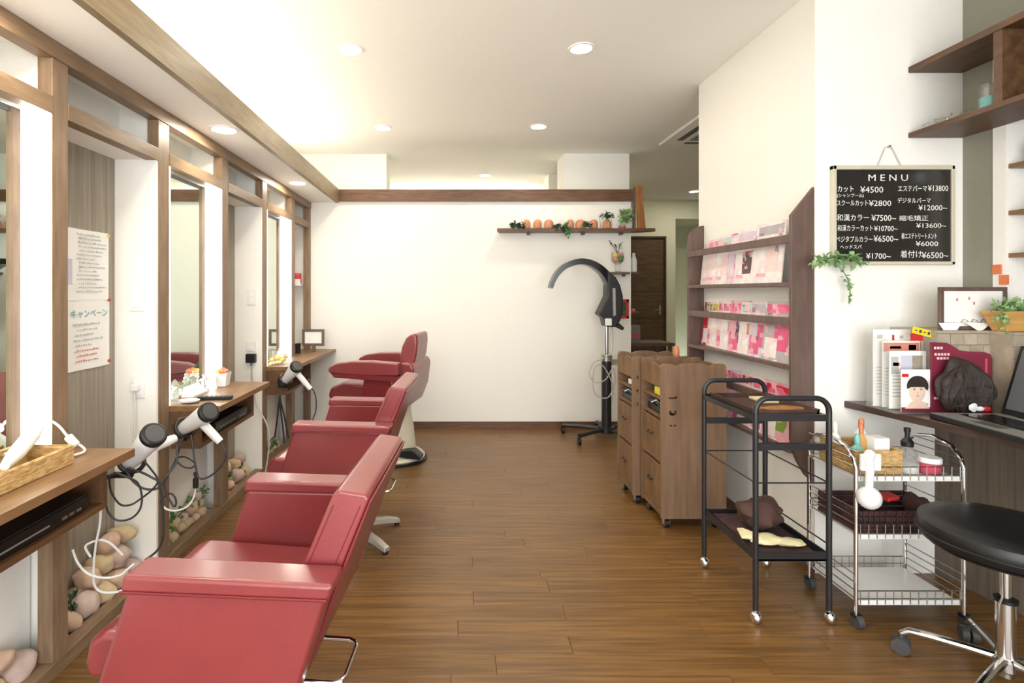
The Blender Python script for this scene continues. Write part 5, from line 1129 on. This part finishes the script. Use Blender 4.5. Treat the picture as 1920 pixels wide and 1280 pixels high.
beds = [('under the first mirror', [(-1.40, 1.36, .03, .045), (-1.39, 1.45, .03, .05), (-1.395, 1.54, .03, .036), (-1.392, 1.585, .03, .042), (-1.39, 1.66, .03, .05), (-1.39, 1.60, .095, .04)]),
        ('in the first niche', [(-1.44, 1.86, .03, .055), (-1.39, 1.84, .03, .032), (-1.40, 1.91, .03, .048), (-1.455, 1.95, .03, .05), (-1.40, 1.99, .03, .05), (-1.45, 2.04, .03, .055), (-1.40, 2.08, .03, .05), (-1.45, 2.13, .03, .055), (-1.40, 2.17, .03, .05), (-1.45, 2.24, .03, .055), (-1.40, 2.27, .03, .045), (-1.43, 2.05, .11, .05), (-1.44, 2.14, .115, .05), (-1.42, 2.21, .11, .048), (-1.43, 2.18, .185, .045), (-1.43, 2.265, .19, .052)]),
        ('under the second mirror', [(-1.395, 2.46 + k * .052, .03, .026 + .008 * ((k * 7) % 3)) for k in range(10)] + [(-1.398, 2.52, .075, .028), (-1.398, 2.62, .078, .034), (-1.396, 2.70, .08, .03), (-1.398, 2.79, .08, .036), (-1.398, 2.88, .08, .034), (-1.398, 2.84, .13, .034)]),
        ('in the second niche', [(-1.46, 3.13, .03, .045), (-1.40, 3.16, .03, .045), (-1.45, 3.24, .03, .055), (-1.395, 3.27, .03, .04), (-1.45, 3.35, .03, .055), (-1.40, 3.39, .03, .05), (-1.45, 3.46, .03, .05), (-1.40, 3.50, .03, .045), (-1.45, 3.56, .03, .045), (-1.44, 3.30, .115, .05), (-1.43, 3.42, .11, .05), (-1.43, 3.52, .11, .045)]),
        ('under the third mirror', [(-1.395, 3.76 + k * .07, .03, .035) for k in range(7)] + [(-1.396, 3.82, .085, .034), (-1.396, 3.95, .085, .034)])]
sd_ = 0
for nm, L_ in beds:
    lay = {}
    for q in sorted(L_, key=lambda q: q[1]): lay.setdefault('bottom' if q[2] < .05 else 'upper', []).append(q)
    for i, (x, y, z, r) in enumerate(L_):
        sd_ += 1; kind = sd_ % 3; ly = 'bottom' if z < .05 else 'upper'; od = lay[ly].index((x, y, z, r)) + 1
        ORD = ['nearest', 'second', 'third', 'fourth', 'fifth', 'sixth', 'seventh', 'eighth', 'ninth', 'tenth', 'eleventh', 'twelfth']
        rock((x, y, z), r, RM[kind], sd_, ('pinkish tan', 'yellowish cream', 'greyish pink')[kind] + ' stone %s, %s layer, %s from the near post' % (nm, ly, ORD[od - 1] if od > 1 else 'first'), 'stones ' + nm)
for k, (nm, q) in enumerate((('first mirror', [(-1.38, 1.50, .05), (-1.385, 1.53, .1)]), ('first niche', [(-1.42, 1.88, .05), (-1.42, 1.98, .10)]), ('second mirror', [(-1.39, 2.47, .07), (-1.39, 2.66, .13), (-1.395, 2.95, .15)]), ('second niche', [(-1.42, 3.2, .09), (-1.41, 3.5, .10)]), ('third mirror', [(-1.385, 3.8, .09), (-1.385, 4.1, .1)]))):
    t = thing('stone_bed_greenery', 'artificial dark green moss tufts among the stones by the ' + nm, 'plant', q[0]); foliage(q, LEAFB if k % 2 else LEAF, 'leaves', t, 70, .035, .022, down=-.5, seed=40 + k)
    MB().tube(q, .003, n=5).build('stem', LEAFB, t)

# ================================================================== THINGS ON THE COUNTERS
CZ = .7405
tr = thing('wicker_tray', 'low tan wicker tray on the nearest counter', 'basket', (-1.30, 1.5, CZ))
x0, x1, y0, y1 = -1.355, -1.17, 1.30, 1.62
for (a, b, c, d) in ((x0, x1, y0, y0 + .01), (x0, x1, y1 - .01, y1), (x0, x0 + .01, y0 + .01, y1 - .01), (x1 - .01, x1, y0 + .01, y1 - .01)): B(a, b, c, d, CZ, CZ + .052).build('woven_side', WICK, tr, bevel=.003)
B(x0 + .01, x1 - .01, y0 + .01, y1 - .01, CZ, CZ + .006).build('woven_base', WICK, tr)
MB().tube([(x0 + .005, y0 + .005, CZ + .052), (x1 - .005, y0 + .005, CZ + .052), (x1 - .005, y1 - .005, CZ + .052), (x0 + .005, y1 - .005, CZ + .052)], .006, n=6, closed=True).build('rim', WICK, tr)
cu = thing('curling_wand', 'white hair styling wand resting across the wicker tray', 'styling tool', (-1.27, 1.52, CZ + .03))
MB().tube([(-1.215, 1.42, CZ + .056), (-1.25, 1.50, CZ + .066), (-1.29, 1.60, CZ + .086), (-1.31, 1.66, CZ + .10)], [.012, .022, .024, .014], n=14, sm=0).build('body', WHITEP, cu)
MB().tube([(-1.31, 1.66, CZ + .10), (-1.30, 1.69, CZ + .112), (-1.275, 1.70, CZ + .09), (-1.245, 1.70, CZ + .055), (-1.20, 1.71, CZ + .012), (-1.22, 1.66, CZ + .006), (-1.26, 1.63, CZ + .006)], .004, n=7, sm=5).build('cord', CORDW, cu)
MB().obox((-1.235, 1.70, CZ + .045), (.045, .022, .022), Matrix.Rotation(R(48), 3, 'Y')).build('cord_switch', WHITEP, cu, bevel=.006)
gs = thing('glass_tumbler', 'clear glass tumbler in the wicker tray', 'glass', (-1.33, 1.40, CZ + .007)); MB().lathe([(.025, 0), (.03, .09), (.028, .09), (.023, .006)], (-1.34, 1.44, CZ + .007), 18).build('tumbler', GLASSM, gs); MB().tube([(-1.31, 1.44, CZ + .03), (-1.285, 1.44, CZ + .05), (-1.285, 1.44, CZ + .08), (-1.31, 1.44, CZ + .085)], .004, n=7, sm=4).build('handle', WHITEP, gs)
rmt = thing('silver_clip_case', 'small silver case in the wicker tray', 'case', (-1.30, 1.55, CZ + .007)); B(-1.33, -1.28, 1.54, 1.58, CZ + .0065, CZ + .05).build('case', STEEL, rmt, bevel=.004); B(-1.325, -1.285, 1.545, 1.575, CZ + .05, CZ + .053).build('lid', WHITEP, rmt)
# middle counter
pb = thing('flower_pot', 'white square pot with orange artificial flowers on the middle counter', 'flower pot', (-1.27, 2.93, CZ))
c = P(418, 722, 2.94)
t = MB(); hw = .032; t.add([(c.x + a * hw * .8, 2.94 + b * hw * .8, CZ) for a, b in ((-1, -1), (1, -1), (1, 1), (-1, 1))] + [(c.x + a * hw * 1.1, 2.94 + b * hw * 1.1, CZ + .075) for a, b in ((-1, -1), (1, -1), (1, 1), (-1, 1))], [(0, 1, 2, 3), (4, 5, 6, 7), (0, 1, 5, 4), (1, 2, 6, 5), (2, 3, 7, 6), (3, 0, 4, 7)]).build('pot', WHITEP, pb, bevel=.003)
for k, (dx, dy, dz, m_) in enumerate(((0, 0, .09, ORANGE), (.018, -.01, .085, SALMON), (-.018, .005, .084, YEL), (.004, -.02, .082, ORANGE))): MB().ell((c.x + dx, 2.94 + dy, CZ + dz), (.018, .018, .014), 14, 8, jit=.4, seed=k).build('flower', m_, pb)
foliage([(c.x - .03, 2.94, CZ + .078), (c.x + .03, 2.94, CZ + .078)], LEAFL, 'leaves', pb, 16, .02, .008, seed=50)
for k, (px_, py_, d_, sc_, nm) in enumerate(((328, 755, 2.47, 1.1, 'at the near end of the middle counter'), (394, 724, 2.88, 1.0, 'beside the white flower pot'), (382, 728, 2.80, .8, 'left of the bigger one by the flower pot'))):
    c = P(px_, py_, d_); y = d_; x = min(max(c.x, -1.325), -1.1)
    t = thing('glass_figurine', 'clear glass figurine ' + nm, 'figurine', (x, y, CZ), 'glass figurines on the middle counter')
    MB().lathe([(.03 * sc_, 0), (.032 * sc_, .006), (.012 * sc_, .016), (.02 * sc_, .04), (.024 * sc_, .055), (.012 * sc_, .075), (.016 * sc_, .088), (.004 * sc_, .105 * sc_)], (x, y, CZ), 12).build('body', GLASSM, t)
    for q in range(6): MB().ell((x + .024 * sc_ * math.cos(q), y + .024 * sc_ * math.sin(q), CZ + .05 + .01 * (q % 3)), (.008, .008, .008), 8, 6).build('bead', WHITEP, t)
sc = thing('paper_tray', 'white folded card against the mirror of the middle counter', 'card', (-1.37, 2.68, CZ)); MB().prism([(-1.358, CZ), (-1.30, CZ), (-1.345, CZ + .05)], 'y', 2.62, 2.78).build('card', PAPER, sc); B(-1.30, -1.295, 2.62, 2.78, CZ, CZ + .008).build('lip', PAPER, sc)
ds = thing('white_dish', 'white oval dish at the near end of the middle counter', 'dish', (-1.27, 2.47, CZ)); MB().lathe([(.025, 0), (.045, .006), (.05, .014), (.046, .014), (.02, .006)], (-1.255, 2.50, CZ), 24, sx=1, sy=.7).build('dish', WHITEP, ds)
rt = thing('remote_control', 'slim black remote control on the middle counter', 'remote control', (-1.12, 2.60, CZ))
mq = rz(R(8)); MB().obox((-1.165, 2.575, CZ + .009), (.16, .038, .018), mq).build('case', BLACKP, rt, bevel=.004)
for k in range(6): MB().obox(Vector((-1.165, 2.575, CZ + .0185)) + mq @ Vector((-.06 + k * .022, 0, 0)), (.009, .02, .002), mq).build('button', DGREY, rt)
# farthest counter
gb = thing('glass_flower_box', 'clear glass box of yellow and pink flowers on the farthest counter', 'ornament', (-1.27, 3.95, CZ))
gx0, gx1, gy0, gy1 = -1.355, -1.24, 3.86, 4.02
for (a, b, c_, d) in ((gx0, gx1, gy0, gy0 + .003), (gx0, gx1, gy1 - .003, gy1), (gx0, gx0 + .003, gy0, gy1), (gx1 - .003, gx1, gy0, gy1)): B(a, b, c_, d, CZ, CZ + .095).build('pane', ACRY, gb)
for k in range(7): MB().ell((gx0 + .02 + .013 * k, gy0 + .03 + .05 * (k % 3), CZ + .025 + .015 * (k % 2)), (.02, .02, .018), 12, 8, jit=.4, seed=k).build('flower', (YEL, SALMON, CREAMG)[k % 3], gb)
for k in range(4): tag(MB().ell((-1.30 + .012 * k, 3.755 + .028 * k, CZ + .0125), (.014, .012, .0125), 12, 8, jit=.3, seed=60 + k).build('white_pebble', CREAMG), 'little cream pebble on the farthest counter, %s of four from the near end' % ('first', 'second', 'third', 'fourth')[k], 'pebble', 'pebbles on the farthest counter')
sf = thing('small_photo_frame', 'small brown framed card on a stand on the farthest counter', 'picture frame', (-1.20, 4.62, CZ))
a, b = P(567, 648, 4.62), P(608, 617, 4.62)
for (xa, xb, za, zb_) in ((a.x, b.x, b.z - .022, b.z), (a.x, b.x, a.z, a.z + .022), (a.x, a.x + .022, a.z + .022, b.z - .022), (b.x - .022, b.x, a.z + .022, b.z - .022)): B(xa, xb, 4.61, 4.63, za, zb_).build('frame_bar', RACK, sf, bevel=.002)
B(a.x + .02, b.x - .02, 4.617, 4.626, a.z + .02, b.z - .02).build('card', PAPER, sf)
B((a.x + b.x) / 2 - .012, (a.x + b.x) / 2 + .012, 4.61, 4.66, CZ, a.z + .004).build('stand', RACK, sf)
dc = thing('dark_cup', 'small black cup beside the framed card on the farthest counter', 'cup', (-1.33, 4.45, CZ)); c = P(557, 655, 4.5); MB().lathe([(.022, 0), (.024, .07), (.03, .085), (.02, .085), (.018, .01)], (-1.325, 4.50, CZ), 16).build('cup', BLACKP, dc); MB().lathe([(.03, 0), (.03, .004), (.002, .005)], (-1.325, 4.50, CZ), 16).build('saucer', BLACKP, dc)
ns = thing('niche_shelf', 'small white shelf in the last bay by the back wall', 'shelf', (-1.41, 4.8, 1.32)); B(-1.50, -1.365, 4.70, 4.858, 1.325, 1.345).build('board', WHITEP, ns); B(-1.50, -1.365, 4.70, 4.712, 1.345, 1.385).build('lip', WHITEP, ns)
rp_ = thing('red_tin', 'red tin on the small white shelf in the last bay', 'tin', (-1.42, 4.76, 1.346)); MB().lathe([(.036, 0), (.037, .004), (.037, .085), (.034, .09), (.002, .091)], (-1.41, 4.765, 1.346), 20).build('tin', RED, rp_); MB().lathe([(.038, .08), (.038, .094), (.002, .095)], (-1.41, 4.765, 1.346), 20).build('lid', PINK, rp_)
